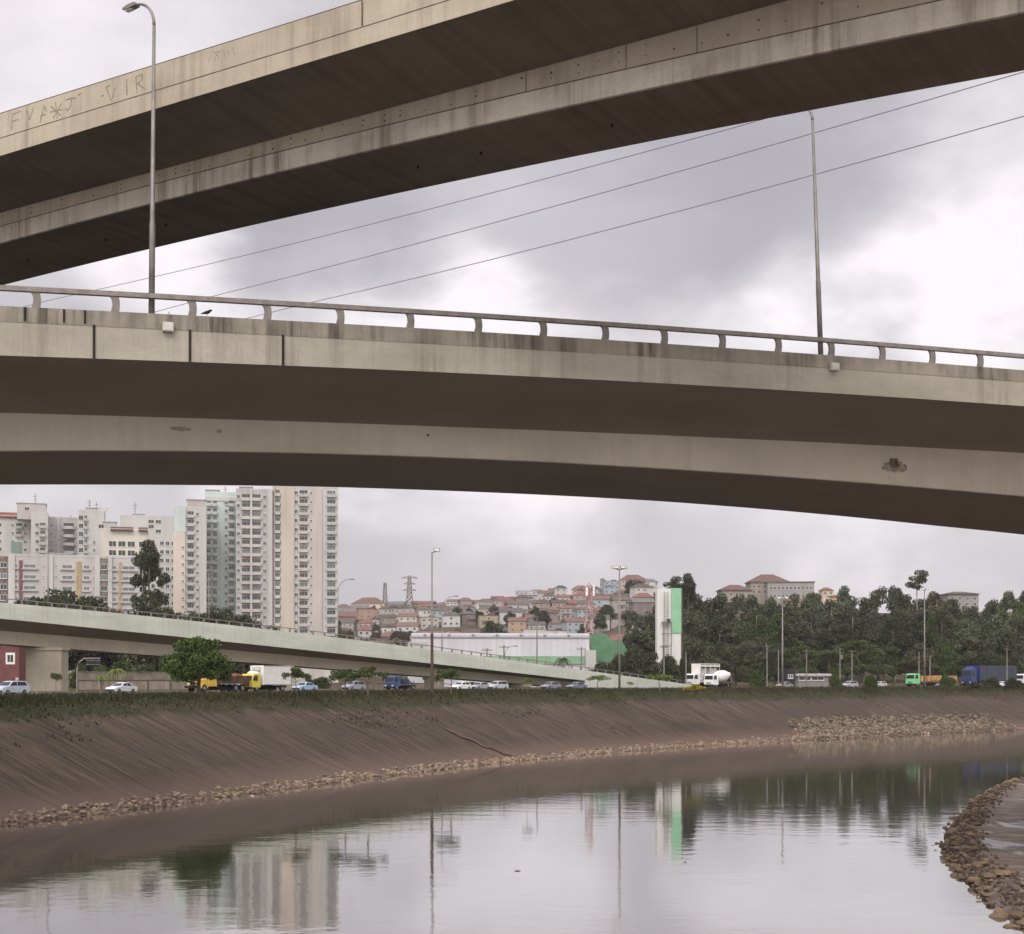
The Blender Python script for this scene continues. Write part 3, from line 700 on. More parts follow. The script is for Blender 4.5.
# tie holes of the web, in uneven pairs
rh = random.Random(5); t = -30.0; holes = []; b = MB(); b.add([(U.d.x*math.cos(k*math.pi/4)*.042, U.d.y*math.cos(k*math.pi/4)*.042, math.sin(k*math.pi/4)*.042) for k in range(8)], [tuple(range(8))])
o = b.build('tie_hole', mat('#4a4037', .95, 0, .2)); hm = o.data; bpy.data.objects.remove(o)
while t < 40:
    t += rh.uniform(.75, 1.25)
    for z in (rh.uniform(.3, .42), rh.uniform(.62, .8)):
        if rh.random() < .3: continue
        if uwj(t) + (uw(t)-uwj(t))*z > uw(t)-.08: continue
        p = U.at(t, UW+.024); zz = uwj(t) + (uw(t)-uwj(t))*z; r = rh.uniform(.6, 1.2); holes.append(((p.x, p.y, zz), r))
for (p, r) in holes[:100]:
    put('tie_hole', hm, upper, Vector(p) - upper.location, 0, (r, r, r))
# vertical joints
for q, za, zb_, pxl in ((-.012, uj, up, (362,)), (UW+.022, uwj, uw, (526, 626, 697))):
    for px in pxl:
        t = U.t_of(px, q); p = U.at(t, q); b = MB(); b.box((p.x, p.y, (za(t)+zb_(t))/2), (.035, .012, zb_(t)-za(t)-.06), U.ang); rel(upper, b).build('panel_joint', M['gap'] if pxl[0] == 362 else mat('#7a6f62', .95, 0, .2), upper)
for px, py in ((106, 228), (166, 234), (28, 270), (418, 150), (481, 160), (612, 106)):     # drain spouts under the soffit
    q = UW + 2.2; t = U.t_of(px, q); p = U.at(t, q); zz = (ub(t)+us(t))/2
    b = MB(); b.tube([(p.x, p.y, zz+.1), (p.x, p.y, zz-.1)], .05, 8); rel(upper, b).build('drain_spout', M['gap'], upper)
# graffiti: strokes of dark spray paint on the parapet face (pixel strokes laid on the wall plane at q=0.02)
def spray(name, strokes, w, m):
    b = MB()
    for s in strokes:
        pts = []
        for px, py in s:
            t = U.t_of(px, .02); p = U.at(t, .02); f = (Z(py, p.y)-uj(t))/max(.1, up(t)-uj(t)); p = U.at(t, .03+.02*f-.004); pts.append(Vector((p.x, p.y, Z(py, p.y))))
        for a, c in zip(pts[:-1], pts[1:]):
            d = (c-a); d = d.normalized() if d.length > 1e-4 else Vector((0,0,1)); k = Vector((U.d.x, U.d.y, 0)); e = Vector((0,0,1))
            nrm = k.cross(e).normalized(); s_ = d.cross(nrm).normalized()*w
            b.add([a-s_-d*w*.5, a+s_-d*w*.5, c+s_+d*w*.5, c-s_+d*w*.5], [(0,1,2,3)])
    return rel(upper, b).build(name, m, upper)
G = lambda *p: [(x*340/1024, y*300/904) for x, y in p]
mg = mat('#857a69', .95, 0, .25, 8); mg2 = mat('#8b8070', .95, 0, .15, 8)
for ltr in ([G((36,345),(34,392)), G((36,345),(62,335)), G((36,366),(54,360))], [G((78,332),(88,362),(100,325))], [G((120,368),(132,318),(138,336)), G((122,350),(136,345))],
    [G((152,320),(182,348)), G((184,312),(160,356)), G((166,308),(172,356)), G((150,338),(186,330))], [G((196,302),(214,296),(228,296)), G((214,298),(212,322),(202,334),(197,328)), G((234,288),(244,280))],
    [G((304,290),(312,287))], [G((318,262),(334,304),(348,262)), G((318,262),(330,258))], [G((380,240),(382,286))], [G((408,232),(412,280)), G((408,232),(426,224),(428,240),(412,252)), G((414,252),(436,268))]):
    spray('graffiti_letter', ltr, .03, mg)
for ltr in [G((628,186),(634,166)), G((646,182),(652,160),(660,180)), G((672,150),(676,172)), G((684,152),(690,170)), G((700,142),(704,164)), G((640,160),(664,154))]: spray('faded_graffiti', [ltr], .018, mg2)

# --- overhead power lines, slung well behind both overpasses
mw = mat('#85808a', .5, .1, .05)
for k, (pts, lab) in enumerate((([(45,301),(340,232),(540,180),(740,126)], 'uppermost thin overhead power line crossing the sky'),
        ([(215,296),(340,263),(680,172),(1005,77)], 'middle thin overhead power line crossing the sky'),
        ([(310,303),(340,295.5),(680,211),(1024,116)], 'lowest thin overhead power line crossing the sky'))):
    wl = Line((X(45, 170)+k*2.2, 170-k*1.2), (X(1330, 78)-X(45, 170), 78-170)); fz = wl.fit(pts, 0, 2)
    t0, t1 = wl.t_of(-420, 0), wl.t_of(1180, 0); b = MB()
    b.tube([(*wl.at(t, 0), fz(t)) for t in frange(t0, t1, 40)], .036, 6); tag(b.build('power_line', mw), lab, 'power line', 'overhead power lines')
# ------------------------------------------------------------------ ramp viaduct on the left
Rm = Line((X(0, 190), 190), (X(690, 275)-X(0, 190), 275-190))
tr = frange(-70, Rm.t_of(694, 0), 60)
rp = Rm.fit([(0,603),(160,617),(200,620.5),(340,638),(440,652),(540,665),(600,671),(660,679),(692,686)], 0, 3)
rf = Rm.fit([(0,620),(160,632),(340,654),(440,666),(540,675.5),(585,680)], 0, 2)
RW = 10.0; RQ = 2.6
rw = Rm.fit([(0,632),(160,641.5),(340,660),(440,670),(540,678.5),(585,682)], RQ, 2)
rb = Rm.fit([(0,644),(72,650),(160,654),(250,663),(340,670),(440,677.5),(540,685),(585,689)], RQ, 2)
ramp = thing('ramp_viaduct', (*Rm.at(0, 0), GZ), 'pale concrete ramp descending from the left towards the sign tower, railing on top', 'viaduct')
t_wall = Rm.t_of(585, 0)
tv = [t for t in tr if t < t_wall] + [t_wall]; tg = [t_wall+.02] + [t for t in tr if t > t_wall+.5]
zf2 = lambda t: max(rf(t), GZ+.2)
rel(ramp, sweep(Rm, tv, lambda t: [(0, rf(t)), (.3, rf(t)), (.32, rf(t)+.04), (RW-.3, rf(t)+.04), (RW, rf(t)), (RW, rp(t)-.55), (0, rp(t)-.55)])).build('deck_slab', M['ramp_conc'], ramp)
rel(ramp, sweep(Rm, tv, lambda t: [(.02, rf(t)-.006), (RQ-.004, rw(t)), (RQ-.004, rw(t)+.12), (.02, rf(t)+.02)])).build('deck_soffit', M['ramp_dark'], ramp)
g = sweep(Rm, tv, lambda t: [(RQ, rw(t)+.08), (RQ, rb(t))], 0, None, False); sweep(Rm, tv, lambda t: [(RQ, rb(t)), (RW-RQ, rb(t)), (RW-RQ, rw(t)+.08)], 1, g, False)
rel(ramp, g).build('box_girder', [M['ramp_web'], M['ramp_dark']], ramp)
for q in (.02, RW-.24):
    rel(ramp, sweep(Rm, tr, lambda t: [(q, rp(t)-.546), (q+.22, rp(t)-.546), (q+.18, rp(t)), (q+.04, rp(t))])).build('parapet', M['ramp_conc'], ramp)
rel(ramp, sweep(Rm, tr, lambda t: [(.4, rp(t)-.5), (RW-.4, rp(t)-.5)], 0, None, False)).build('road_surface', M['asphalt'], ramp)
rel(ramp, sweep(Rm, tg, lambda t: [(0, GZ-.5), (RW, GZ-.5), (RW, rp(t)-.55), (0, rp(t)-.55)])).build('retaining_wall', M['ramp_conc'], ramp)
t_end = Rm.t_of(684, 0)
tq = [t for t in tr if t < t_end]
rel(ramp, sweep(Rm, tq, lambda t: [(.06, rp(t)+.5), (.2, rp(t)+.5), (.2, rp(t)+.62), (.06, rp(t)+.62)])).build('handrail', M['steel'], ramp)
b = MB(); b.box((0, 0, .26), (.26, .12, .52), Rm.ang); pm = b.build('rail_post', M['steel'], ramp); first = True
t = -60.0; k = 0
while t < t_end-1 and k < 100:
    p = Rm.at(t, .13); q = pm if first else put('rail_post', pm.data, ramp); first = False
    q.location = Vector((p.x, p.y, rp(t))) - ramp.location; t += 2.1; k += 1
    if t < -20: continue
def pier(px, wl, th, ang, m, back=0.0):
    t = Rm.t_of(px, RW/2); p = Rm.at(t, RW/2)
    p = P(px, 690, p.y - 2.5 + back); z1 = rb(t)+.02; b = MB()
    b.box((p.x, p.y, (GZ-.4+z1)/2), (wl, th, z1-GZ+.4), ang)
    b.box((p.x, p.y, z1-.22), (wl+.5, th+.3, .4), ang)
    rel(ramp, b).build('pier', m, ramp)
pier(47, 6.2, 1.5, R(158), M['ramp_web']); pier(282, 3.8, 1.6, R(128), M['ramp_web']); pier(434, 3.0, 1.6, R(150), M['ramp_web']); pier(521, 3.2, 1.4, R(140), M['ramp_web'], -1)

# ------------------------------------------------------------------ vehicles (built facing -x, wheels on z=0)
def wheel(parent, x, y, r, w=.2):
    b = MB(); b.tube([(x, y-w/2, r), (x, y-w/2+.02, r), (x, y+w/2-.02, r), (x, y+w/2, r)], [r*.9, r, r, r*.9], 14)
    t = b.build('wheel', M['tyre'], parent); s = -1 if y < 0 else 1; b = MB()
    b.tube([(x, y+s*(w/2-.03), r), (x, y+s*(w/2+.012), r)], [r*.6, r*.5], 10); b.build('rim', M['rim'], t)
def body_loft(prof, hw, mi=0):
    """closed side outline (x,z,inset) mirrored to both sides"""
    n = len(prof); vs = [(x, -(hw-i), z) for x, z, i in prof] + [(x, hw-i, z) for x, z, i in prof]
    fs = [tuple(range(n)), tuple(range(n, 2*n))[::-1]] + [(i, n+i, n+(i+1) % n, (i+1) % n) for i in range(n)]
    b = MB(); b.add(vs, fs, mi); return b
CARS = {
 'hatch': (3.9, .83, [(-1.95,.32,.06),(-1.95,.62,.04),(-1.82,.78,.03),(-.95,.94,.02),(-.95,.94,.02),(1.72,.96,.02),(1.92,.86,.03),(1.95,.4,.05),(1.8,.25,.06),(-1.8,.22,.06)],
     [(-1.0,.93,.03),(-.25,1.42,.19),(.2,1.49,.2),(1.2,1.46,.2),(1.78,.95,.05)], [(-.8,1.0),(-.22,1.36),(.28,1.4),(.28,1.0)], [(.36,1.0),(.36,1.4),(1.1,1.38),(1.5,1.0)]),
 'sedan': (4.3, .85, [(-2.15,.3,.06),(-2.15,.6,.05),(-2.0,.74,.04),(-1.0,.9,.02),(1.3,.93,.02),(2.05,.88,.04),(2.15,.72,.05),(2.15,.36,.06),(1.9,.24,.06),(-1.9,.22,.06)],
     [(-1.1,.89,.03),(-.35,1.36,.19),(.1,1.43,.2),(.75,1.4,.2),(1.45,.92,.05)], [(-.88,.95),(-.32,1.3),(.12,1.35),(.12,.95)], [(.2,.95),(.2,1.35),(.7,1.33),(1.15,.95)]),
 'wagon': (4.2, .86, [(-2.1,.34,.06),(-2.1,.72,.04),(-1.95,.88,.03),(-1.1,1.0,.02),(1.95,1.02,.02),(2.08,.9,.03),(2.1,.42,.05),(1.9,.26,.06),(-1.9,.24,.06)],
     [(-1.2,1.0,.03),(-.5,1.55,.18),(0,1.63,.19),(1.6,1.6,.19),(2.0,1.02,.05)], [(-.98,1.06),(-.48,1.49),(.15,1.54),(.15,1.06)], [(.23,1.06),(.23,1.54),(1.5,1.52),(1.75,1.06)]),
}
def car(style, col, loc, rz, label, group='cars on the riverside road'):
    Lc, hw, prof, roof, w1, w2 = CARS[style]; m = paint(col); pr = []
    for q in prof:
        if q not in pr: pr.append(q)
    root = thing('car', loc, label, 'car', group, rz); root.scale = (.9, .9, .86)
    bd = body_loft(pr, hw).build('body', m, root, bevel=.03)
    body_loft(roof, hw).build('cabin', m, root, bevel=.025)
    for s in (-1, 1):
        for w in (w1, w2):
            b = MB(); vs = []
            for x, z in w:
                u = (z - roof[0][1])/(roof[2][1]-roof[0][1]); y = hw - (.04 + .15*min(1, max(0, u))); vs.append((x, s*(y+.012), z))
            b.add(vs, [tuple(range(len(vs)))]); b.build('window', M['carglass'], root)
    for a, c, nm in ((0, 1, 'windscreen'), (-1, -2, 'rear_window')):
        p, q = roof[a], roof[c]; dx = -.015 if a == 0 else .015; b = MB(); u0, u1 = .12, .9
        f = lambda u, s: (p[0]+(q[0]-p[0])*u + dx, s*(hw-(p[2]+(q[2]-p[2])*u)-.09), p[1]+(q[1]-p[1])*u + .012)
        b.add([f(u0,-1), f(u0,1), f(u1,1), f(u1,-1)], [(0,1,2,3)]); b.build(nm, M['carglass'], root)
    for s in (-1, 1):
        b = MB(); b.box((-Lc/2+.06, s*(hw-.22), .63), (.1, .26, .13)); b.build('headlight', M['lamp_glass'], root, bevel=.02)
        b = MB(); b.box((Lc/2-.04, s*(hw-.16), .74), (.08, .2, .18)); b.build('tail_light', M['red_light'], root, bevel=.02)
        b = MB(); b.box((-.72, s*(hw+.07), .98), (.1, .17, .11)); b.build('mirror', m, root)
        for x in (-Lc*.31, Lc*.3): wheel(root, x, s*(hw-.1), .3)
    for x in (-Lc/2-.0, Lc/2): b = MB(); b.box((x, 0, .42), (.1, hw*1.75, .18)); b.build('bumper', M['black'], root, bevel=.03)
    return root
def road_pose(px, off):
    p, t, i = bank_at(px, off); return (p.x, p.y, GZ+.012), math.atan2(t.y, t.x)
def rcar(style, col, px, off, label, drz=0, lift=0):
    (x, y, z), a = road_pose(px, off); return car(style, col, (x, y, z+lift), a+drz, label)
def cab(root, col, x0, w, h, z0, ln, glasscol=None):
    """cab-over truck cab, front at x0"""
    m = paint(col); pr = [(x0+.06, z0+.0), (x0, z0+.1), (x0, z0+h*.45), (x0+.22, z0+h*.9), (x0+.42, z0+h), (x0+ln, z0+h), (x0+ln, z0)]
    c = body_loft([(x, z, .0 if z < z0+h*.5 else .07) for x, z in pr], w/2).build('cab', m, root, bevel=.04)
    def on(u): return x0 + .22*u
    b = MB(); b.add([(x0+.012-.02, -w/2+.16, z0+h*.5), (x0+.012-.02, w/2-.16, z0+h*.5), (x0+.2-.02, w/2-.22, z0+h*.87), (x0+.2-.02, -w/2+.22, z0+h*.87)], [(0,1,2,3)])
    b.build('windscreen', M['carglass'], c)
    for s in (-1, 1):
        b = MB(); b.add([(x0+.3, s*(w/2+.008-.0), z0+h*.5), (x0+.42, s*(w/2-.055), z0+h*.88), (x0+ln*.66, s*(w/2-.055), z0+h*.88), (x0+ln*.66, s*(w/2+.008), z0+h*.5)], [(0,1,2,3)]); b.build('side_window', M['carglass'], c)
        b = MB(); b.box((x0-.01, s*(w/2-.3), z0+.18), (.08, .36, .2)); b.build('headlight', M['lamp_glass'], c, bevel=.02)
        b = MB(); b.tube([(x0+.2, s*w/2, z0+h*.75), (x0+.02, s*(w/2+.22), z0+h*.75)], .02, 5); b.box((x0+.02, s*(w/2+.22), z0+h*.62), (.07, .18, .42)); b.build('mirror', M['black'], c)
    b = MB(); b.box((x0-.03, 0, z0-.06), (.2, w*.98, .28)); b.build('bumper', M['black'], root, bevel=.03)
    b = MB()
    for k in range(3): b.box((x0-.012, 0, z0+.24+.1*k), (.03, w*.5, .05))
    b.build('grille', M['black'], c)
    return c
def chassis(root, x0, x1, z=.75, w=.9):
    b = MB(); b.box(((x0+x1)/2, 0, z), (x1-x0, w, .26)); b.box(((x0+x1)/2, 0, z-.3), ((x1-x0)*.3, w*1.9, .36)); b.build('chassis', M['under'], root)
def axles(root, xs, w, r=.48):
    for x in xs:
        for s in (-1, 1): wheel(root, x, s*(w/2-.16), r, .3)
def truck(px, off, kind, label, drz=0):
    loc, a = road_pose(px, off); root = thing('truck', loc, label, 'truck', None, a+drz)
    return root
# yellow bonneted dump truck loaded with brown soil
t = truck(216, 39, '', 'yellow bonneted truck with a brown loaded tipper body under the round tree')
mY = paint('#c9a53f'); W_ = 2.3
body_loft([(-4.6,.85,.2),(-4.6,1.3,.2),(-4.4,1.5,.18),(-3.0,1.62,.12),(-3.0,.8,.12)], W_/2).build('bonnet', mY, t, bevel=.05)
c = body_loft([(-3.05,.7,.02),(-3.05,1.65,.02),(-2.75,2.5,.1),(-2.6,2.6,.12),(-1.5,2.6,.12),(-1.4,.7,.02)], W_/2).build('cab', mY, t, bevel=.05)
b = MB(); b.add([(-3.05,-.92,1.72),(-3.05,.92,1.72),(-2.8,.86,2.42),(-2.8,-.86,2.42)], [(0,1,2,3)]); b.build('windscreen', M['carglass'], c)
for s in (-1, 1):
    b = MB(); b.add([(-2.9,s*(W_/2-.005),1.65),(-2.65,s*(W_/2-.085),2.4),(-1.9,s*(W_/2-.085),2.4),(-1.9,s*(W_/2-.005),1.65)], [(0,1,2,3)]); b.build('side_window', M['carglass'], c)
    b = MB(); b.tube([(-3.9, s*(W_/2-.1), .5), (-3.9, s*(W_/2-.1), .51)], .1); 
    b = MB(); pts = [( -3.75+.68*math.cos(q), .48+.68*math.sin(q)) for q in [math.pi*k/8 for k in range(9)]]
    b.extrude(pts, lambda x, z, w: (x, w, z), s*(W_/2-.42), s*(W_/2-.02)); b.build('mudguard', mY, t)
    b = MB(); b.box((-4.62, s*.62, 1.08), (.06, .26, .24)); b.build('headlight', M['lamp_glass'], t, bevel=.02)
b = MB(); b.box((-4.72, 0, .66), (.2, W_, .26)); b.build('bumper', M['black'], t, bevel=.03)
b = MB(); b.box((-4.62, 0, 1.1), (.05, .8, .36)); b.build('grille', M['black'], t)
b = MB(); b.box((-2.2, 0, 2.67), (.5, 1.2, .12)); b.build('roof_board', M['white'], t, bevel=.02)
chassis(t, -4.3, 4.6); axles(t, (-3.75, 2.2, 3.5), W_, .5)
mB = mat('#5a4236', .85, 0, .3, 1.2); b = MB()
b.box((1.75, 0, 1.12), (6.0, 2.35, .14))
for s in (-1, 1): b.box((1.75, s*1.14, 1.62), (6.0, .08, .9))
b.box((-1.2, 0, 1.75), (.1, 2.2, 1.15)); b.box((4.7, 0, 1.62), (.1, 2.2, .9)); b.build('tipper_body', mB, t)
b = MB()
for s in (-1, 1):
    for k in range(8): b.box((-1.0+.8*k, s*1.2, 1.62), (.08, .05, .86))
b.build('stakes', mB, t)
def mound(name, x0, x1, w, z0, h, m, seed, parent):
    b = MB(); nx, ny = 22, 10
    for i in range(nx+1):
        for j in range(ny+1):
            u, v = i/nx, j/ny; e = math.sin(math.pi*u)**.5*math.sin(math.pi*v)**.5
            b.v.append((x0+(x1-x0)*u, (v-.5)*w, z0 + h*e*(.75+.7*noise.noise((u*5+seed, v*3, 0)))))
    for i in range(nx):
        for j in range(ny): q = i*(ny+1)+j; b.f.append((q, q+ny+1, q+ny+2, q+1)); b.m.append(0)
    return b.build(name, m, parent)
mound('load', -.9, 4.5, 2.15, 1.85, .65, mat('#8a5a3c', .95, 0, .35, 2.5), 2, t)
# yellow cab with white box body
t = truck(265, 39, '', 'small truck with a yellow cab and a tall white box body'); cab(t, '#cdb93e', -3.9, 2.1, 1.75, .55, 1.6); chassis(t, -3.6, 3.6, .65); axles(t, (-3.0, 2.1), 2.1, .42)
b = MB(); b.box((.95, 0, 2.15), (5.5, 2.3, 2.5)); bx = b.build('box_body', M['white'], t, bevel=.03)
b = MB(); b.box((-1.85, 0, 2.98), (.5, 1.2, .5)); b.build('cooling_unit', mat('#b9b7b2', .6, 0, .1), t, bevel=.03)
b = MB()
for s in (-1, 1):
    b.box((.95, s*1.165, .94), (5.5, .03, .08)); b.box((.95, s*1.165, 3.36), (5.5, .03, .08))
for z in (.95, 3.35): b.box((3.71, 0, z), (.03, 2.3, .08))
b.build('trim_strip', mat('#a7a49e', .4, .5, .1), bx)
b = MB(); b.box((-2.55, 0, 2.5), (.9, 1.5, .3), 0, 0, .6); b.build('wind_deflector', M['white'], t, bevel=.03)
# blue pickup / breakdown lorry by the middle pier
t = truck(402, 40, '', 'blue breakdown lorry with a dark rear deck beside the middle ramp pier'); t.scale = (.9, .9, .9); cab(t, '#34496e', -2.9, 2.1, 1.75, .6, 1.7); chassis(t, -2.7, 3.3, .7); axles(t, (-2.1, 2.0), 2.1, .44)
b = MB(); b.box((1.1, 0, 1.05), (4.4, 2.15, .16)); b.build('deck', mat('#262e3e', .6, 0, .15), t)
b = MB(); b.tube([(-.6,-.7,1.1), (-.6,-.7,2.3), (-.6,.7,2.3), (-.6,.7,1.1)], .07, 6); b.tube([(2.9,0,1.1), (1.2,0,2.1)], .09, 6); b.tube([(2.9,0,1.1),(3.5,0,1.5)], .07, 6); b.build('crane', mat('#23262c', .5, .2, .1), t)
b = MB(); b.box((.4, 0, 1.5), (1.3, 1.9, .75)); b.build('tool_locker', mat('#2e3f5c', .5, 0, .1), t, bevel=.03)
# white lorries near the sign tower
t = truck(702, 55, '', 'white lorry with a tall open-sided rack body behind the white mixer lorry'); cab(t, '#d5d3ce', -4.0, 2.4, 2.2, .7, 1.9); chassis(t, -3.6, 4.2, .8); axles(t, (-2.9, 2.4, 3.5), 2.4, .5)
b = MB(); b.box((1.1, 0, 1.25), (6.2, 2.4, .16)); b.box((1.1, 0, 4.9), (6.2, 2.4, .14)); b.box((-1.95, 0, 3.05), (.1, 2.4, 3.6))
for s in (-1, 1):
    for k in range(5): b.box((-1.9+1.5*k, s*1.17, 3.05), (.12, .06, 3.6))
    for z in (1.9, 4.5): b.box((1.1, s*1.17, z), (6.2, .04, .3))
b.build('rack_body', M['white'], t)
b = MB(); b.box((1.3, 0, 2.7), (5.2, 1.8, 2.6)); b.build('load', mat('#aca6a4', .8, 0, .3, .8), t, bevel=.08)
t = truck(721, 38, '', 'white concrete mixer lorry with black windows beside the yellow shrub'); t.scale = (.85, .95, .95); cab(t, '#e0deda', -3.8, 2.4, 2.1, .7, 1.8); chassis(t, -3.4, 4.0, .85); axles(t, (-2.7, 1.6, 2.9), 2.4, .5)
b = MB(); b.tube([(-1.7,0,2.0),(-1.2,0,2.2),(0,0,2.35),(1.6,0,2.5),(3.0,0,2.7),(3.4,0,2.75)], [.55,.95,1.2,1.15,.6,.5], 18); b.build('mixer_drum', M['white'], t, smooth=True)
b = MB(); b.tube([(-1.7,-.9,1.0),(-1.7,-.9,2.0)], .08); b.tube([(-1.7,.9,1.0),(-1.7,.9,2.0)], .08); b.tube([(3.3,-.8,1.0),(3.3,-.5,2.6)], .08); b.tube([(3.3,.8,1.0),(3.3,.5,2.6)], .08); b.build('drum_support', M['steel'], t)
b = MB(); b.tube([(3.4,0,2.6),(4.1,0,1.7),(4.4,0,1.2)], [.35,.28,.2], 8); b.build('chute', M['steel'], t)
# green flatbed with orange load, blue articulated lorry, white tanker
t = truck(931, 41, '', 'green flatbed lorry carrying a long orange load'); cab(t, '#77c083', -8.4, 2.4, 2.3, .75, 2.1); chassis(t, -7.8, 8.0, .85); axles(t, (-7.3, -4.4, 5.2, 6.4), 2.4, .5)
b = MB(); b.box((1.3, 0, 1.2), (14.2, 2.45, .2))
b.build('flatbed', mat('#7d5a3a', .8, 0, .2), t)
b = MB()
for k in range(7): b.box((-4.8+2.02*k, 0, 1.95), (1.9, 2.3, 1.3-.15*(k % 3)))
b.build('orange_load', mat('#ad8455', .85, 0, .25, 1.2), t, bevel=.05)
t = truck(990, 45, '', 'blue articulated lorry with a dark slate tarpaulin trailer'); t.scale = (1.0, 1.12, 1.15); cab(t, '#2d3962', -9.3, 2.5, 3.0, .75, 2.2); chassis(t, -8.8, 9, .9); axles(t, (-8.3, -5.4, 5.6, 6.9, 8.1), 2.5, .52)
b = MB(); b.box((1.6, 0, 2.85), (15.0, 2.55, 3.0)); tb = b.build('trailer_body', mat('#3b3f49', .75, 0, .12, 1), t, bevel=.05)
b = MB(); b.box((-5.915, 0, 2.85), (.03, 2.57, 3.04)); b.build('headboard', paint('#2a376b'), t)
b = MB()
for s in (-1, 1):
    b.box((1.6, s*1.29, 4.3), (15.0, .03, .14)); 
    for k in range(12): b.box((-5.2+1.24*k, s*1.285, 2.85), (.05, .02, 2.9))
b.build('tarpaulin_rail', mat('#59606e', .6, .2, .1), tb)
b = MB(); b.box((-8.0, 0, 3.95), (1.3, 2.0, .5), 0, 0, .7); b.build('wind_deflector', paint('#34437a'), t, bevel=.05)
t = truck(1035, 47, '', 'white round tanker lorry cut off by the right edge'); cab(t, '#d8d6d2', -6.6, 2.4, 2.4, .75, 2.0); chassis(t, -6, 7, .85); axles(t, (-5.7, -3, 4.6, 5.8), 2.4, .5)
b = MB(); b.tube([(-4.2,0,2.35),(-4.0,0,2.35),(6.4,0,2.35),(6.7,0,2.35)], [.7,1.15,1.15,.7], 20); b.build('tank', M['white'], t, smooth=True)
b = MB(); b.box((1, 0, 1.15), (9, 1.3, .3)); b.build('saddle', M['steel'], t)

# cars
for a in (('wagon', '#b4bcc8', 12, 38, 'silver blue estate car in front of the red house'),
    ('sedan', '#d5d8da', 121, 41, 'white low saloon car left of the round green tree'),
    ('sedan', '#9fb6cb', 307, 42, 'pale blue saloon car right of the white box truck'),
    ('hatch', '#dfe0df', 461, 36, 'white hatchback first in line right of the middle ramp pier'),
    ('sedan', '#9a9da4', 480, 39, 'grey saloon car between the white hatchback and a silver wagon'),
    ('wagon', '#b9bcc0', 499, 38, 'silver estate car third in line right of the middle ramp pier'),
    ('hatch', '#82858c', 549, 33, 'dark silver hatchback half hidden behind the grass under the ramp end'),
    ('sedan', '#767a88', 576, 33, 'blue grey saloon car before the ramp retaining wall'),
    ('sedan', '#8b8886', 783, 34, 'dusty grey car on the grass right of the mixer lorry'),
    ('wagon', '#a9abb0', 850, 35, 'silver estate car left of the green flatbed lorry'),
    ('sedan', '#86889a', 943, 36, 'grey violet saloon car in front of the orange load'),
    ('hatch', '#e2e3e2', 1001, 35, 'white hatchback in front of the blue lorry trailer'),
    ('wagon', '#9b9ea6', 355, 44, 'grey estate car behind the spreading tree under the ramp'),
    ('hatch', '#c4c2bd', 881, 47, 'cream hatchback between the shrub and the green lorry')):
    rcar(*a)

# ------------------------------------------------------------------ poles, signs, pylons
def pole_thing(name, px, ytop, Y, label, cat, arm=None, heads=0, m=None, r=.16, z0=None, group=None, low=None):
    x = X(px, Y); zb = GZ if z0 is None else z0; H = Z(ytop, Y) - zb; mm = m or M['pole']
    r_ = thing(name, (x, Y, zb), label, cat, group)
    if arm and not heads:
        lamp_parts(r_, (x, Y, zb), H, (math.copysign(1, arm), -.15), abs(arm), r, r*.5, .8, mm); return r_
    b = MB(); b.tube([(0,0,-.3), (0,0,H*.35), (0,0,H)], [r, r*.85, r*.5], 8); b.build('pole', mm, r_, smooth=True)
    if low: b = MB(); b.tube([(0,0,0), (0,0,H*low)], [r*1.25, r*1.15], 8); b.build('base_sleeve', M['rust'], r_)
    for k in range(heads):
        s = (-1) ** k; hx = s*(arm or .7)*(.6 + .4*(k//2)); hy = (k//2)*.5 - .2
        b = MB(); b.tube([(0,0,H-.15), (hx, hy, H+.1)], .05, 6); b.build('arm', mm, r_)
        b = MB(); b.box((hx, hy-.05, H+.25), (.75, .3, .42), .3*s); h = b.build('floodlight', M['rail'], r_, bevel=.04)
        b = MB(); b.box((hx, hy-.21, H+.24), (.62, .02, .32), .3*s); b.build('lens', M['lamp_glass'], h)
    return r_
def utility(px, ytop, Y, label, arms=1, m=None, trans=False):
    x = X(px, Y); H = Z(ytop, Y)-GZ; r_ = thing('utility_pole', (x, Y, GZ), label, 'utility pole', 'utility poles by the road')
    b = MB(); b.tube([(0,0,-.3), (0,0,H)], [.17, .11], 8); b.build('pole', m or M['pole'], r_)
    for k in range(arms):
        b = MB(); b.box((0, -.14, H-.4-.8*k), (1.9, .09, .12), .25); c = b.build('crossarm', M['rust'], r_)
        b = MB()
        for q in (-.85, -.3, .3, .85): b.tube([(q*.97, -.14+q*.25, H-.34-.8*k), (q*.97, -.14+q*.25, H-.12-.8*k)], [.05, .03], 6)
        b.build('insulators', M['rim'], c)
    if trans: b = MB(); b.tube([(.3,-.2,H-2.4), (.3,-.2,H-1.5)], .28, 10); b.build('transformer', M['steel'], r_)
    return r_
G1 = 'lamps along the riverside road'
pole_thing('street_lamp', 432, 552, 172, 'tall brown floodlight mast standing in front of the ramp, rusty lower half', 'street lamp', 1.0, 1, M['pole'], .16, None, G1, .42)
pole_thing('street_lamp', 619.5, 569, 205, 'tall pale mast with a cluster of four floodlights near the ramp foot', 'street lamp', .8, 4, None, .17, None, G1)
pole_thing('street_lamp', 782.5, 599, 262, 'tall grey mast among the trees right of the sign tower, crossed arm on top', 'street lamp', 1.1, 2, None, .2, None, G1)
pole_thing('street_lamp', 924.5, 590, 300, 'tall thin plain mast before the spindly tree top on the right', 'street lamp', .8, 2, None, .19, None, G1)
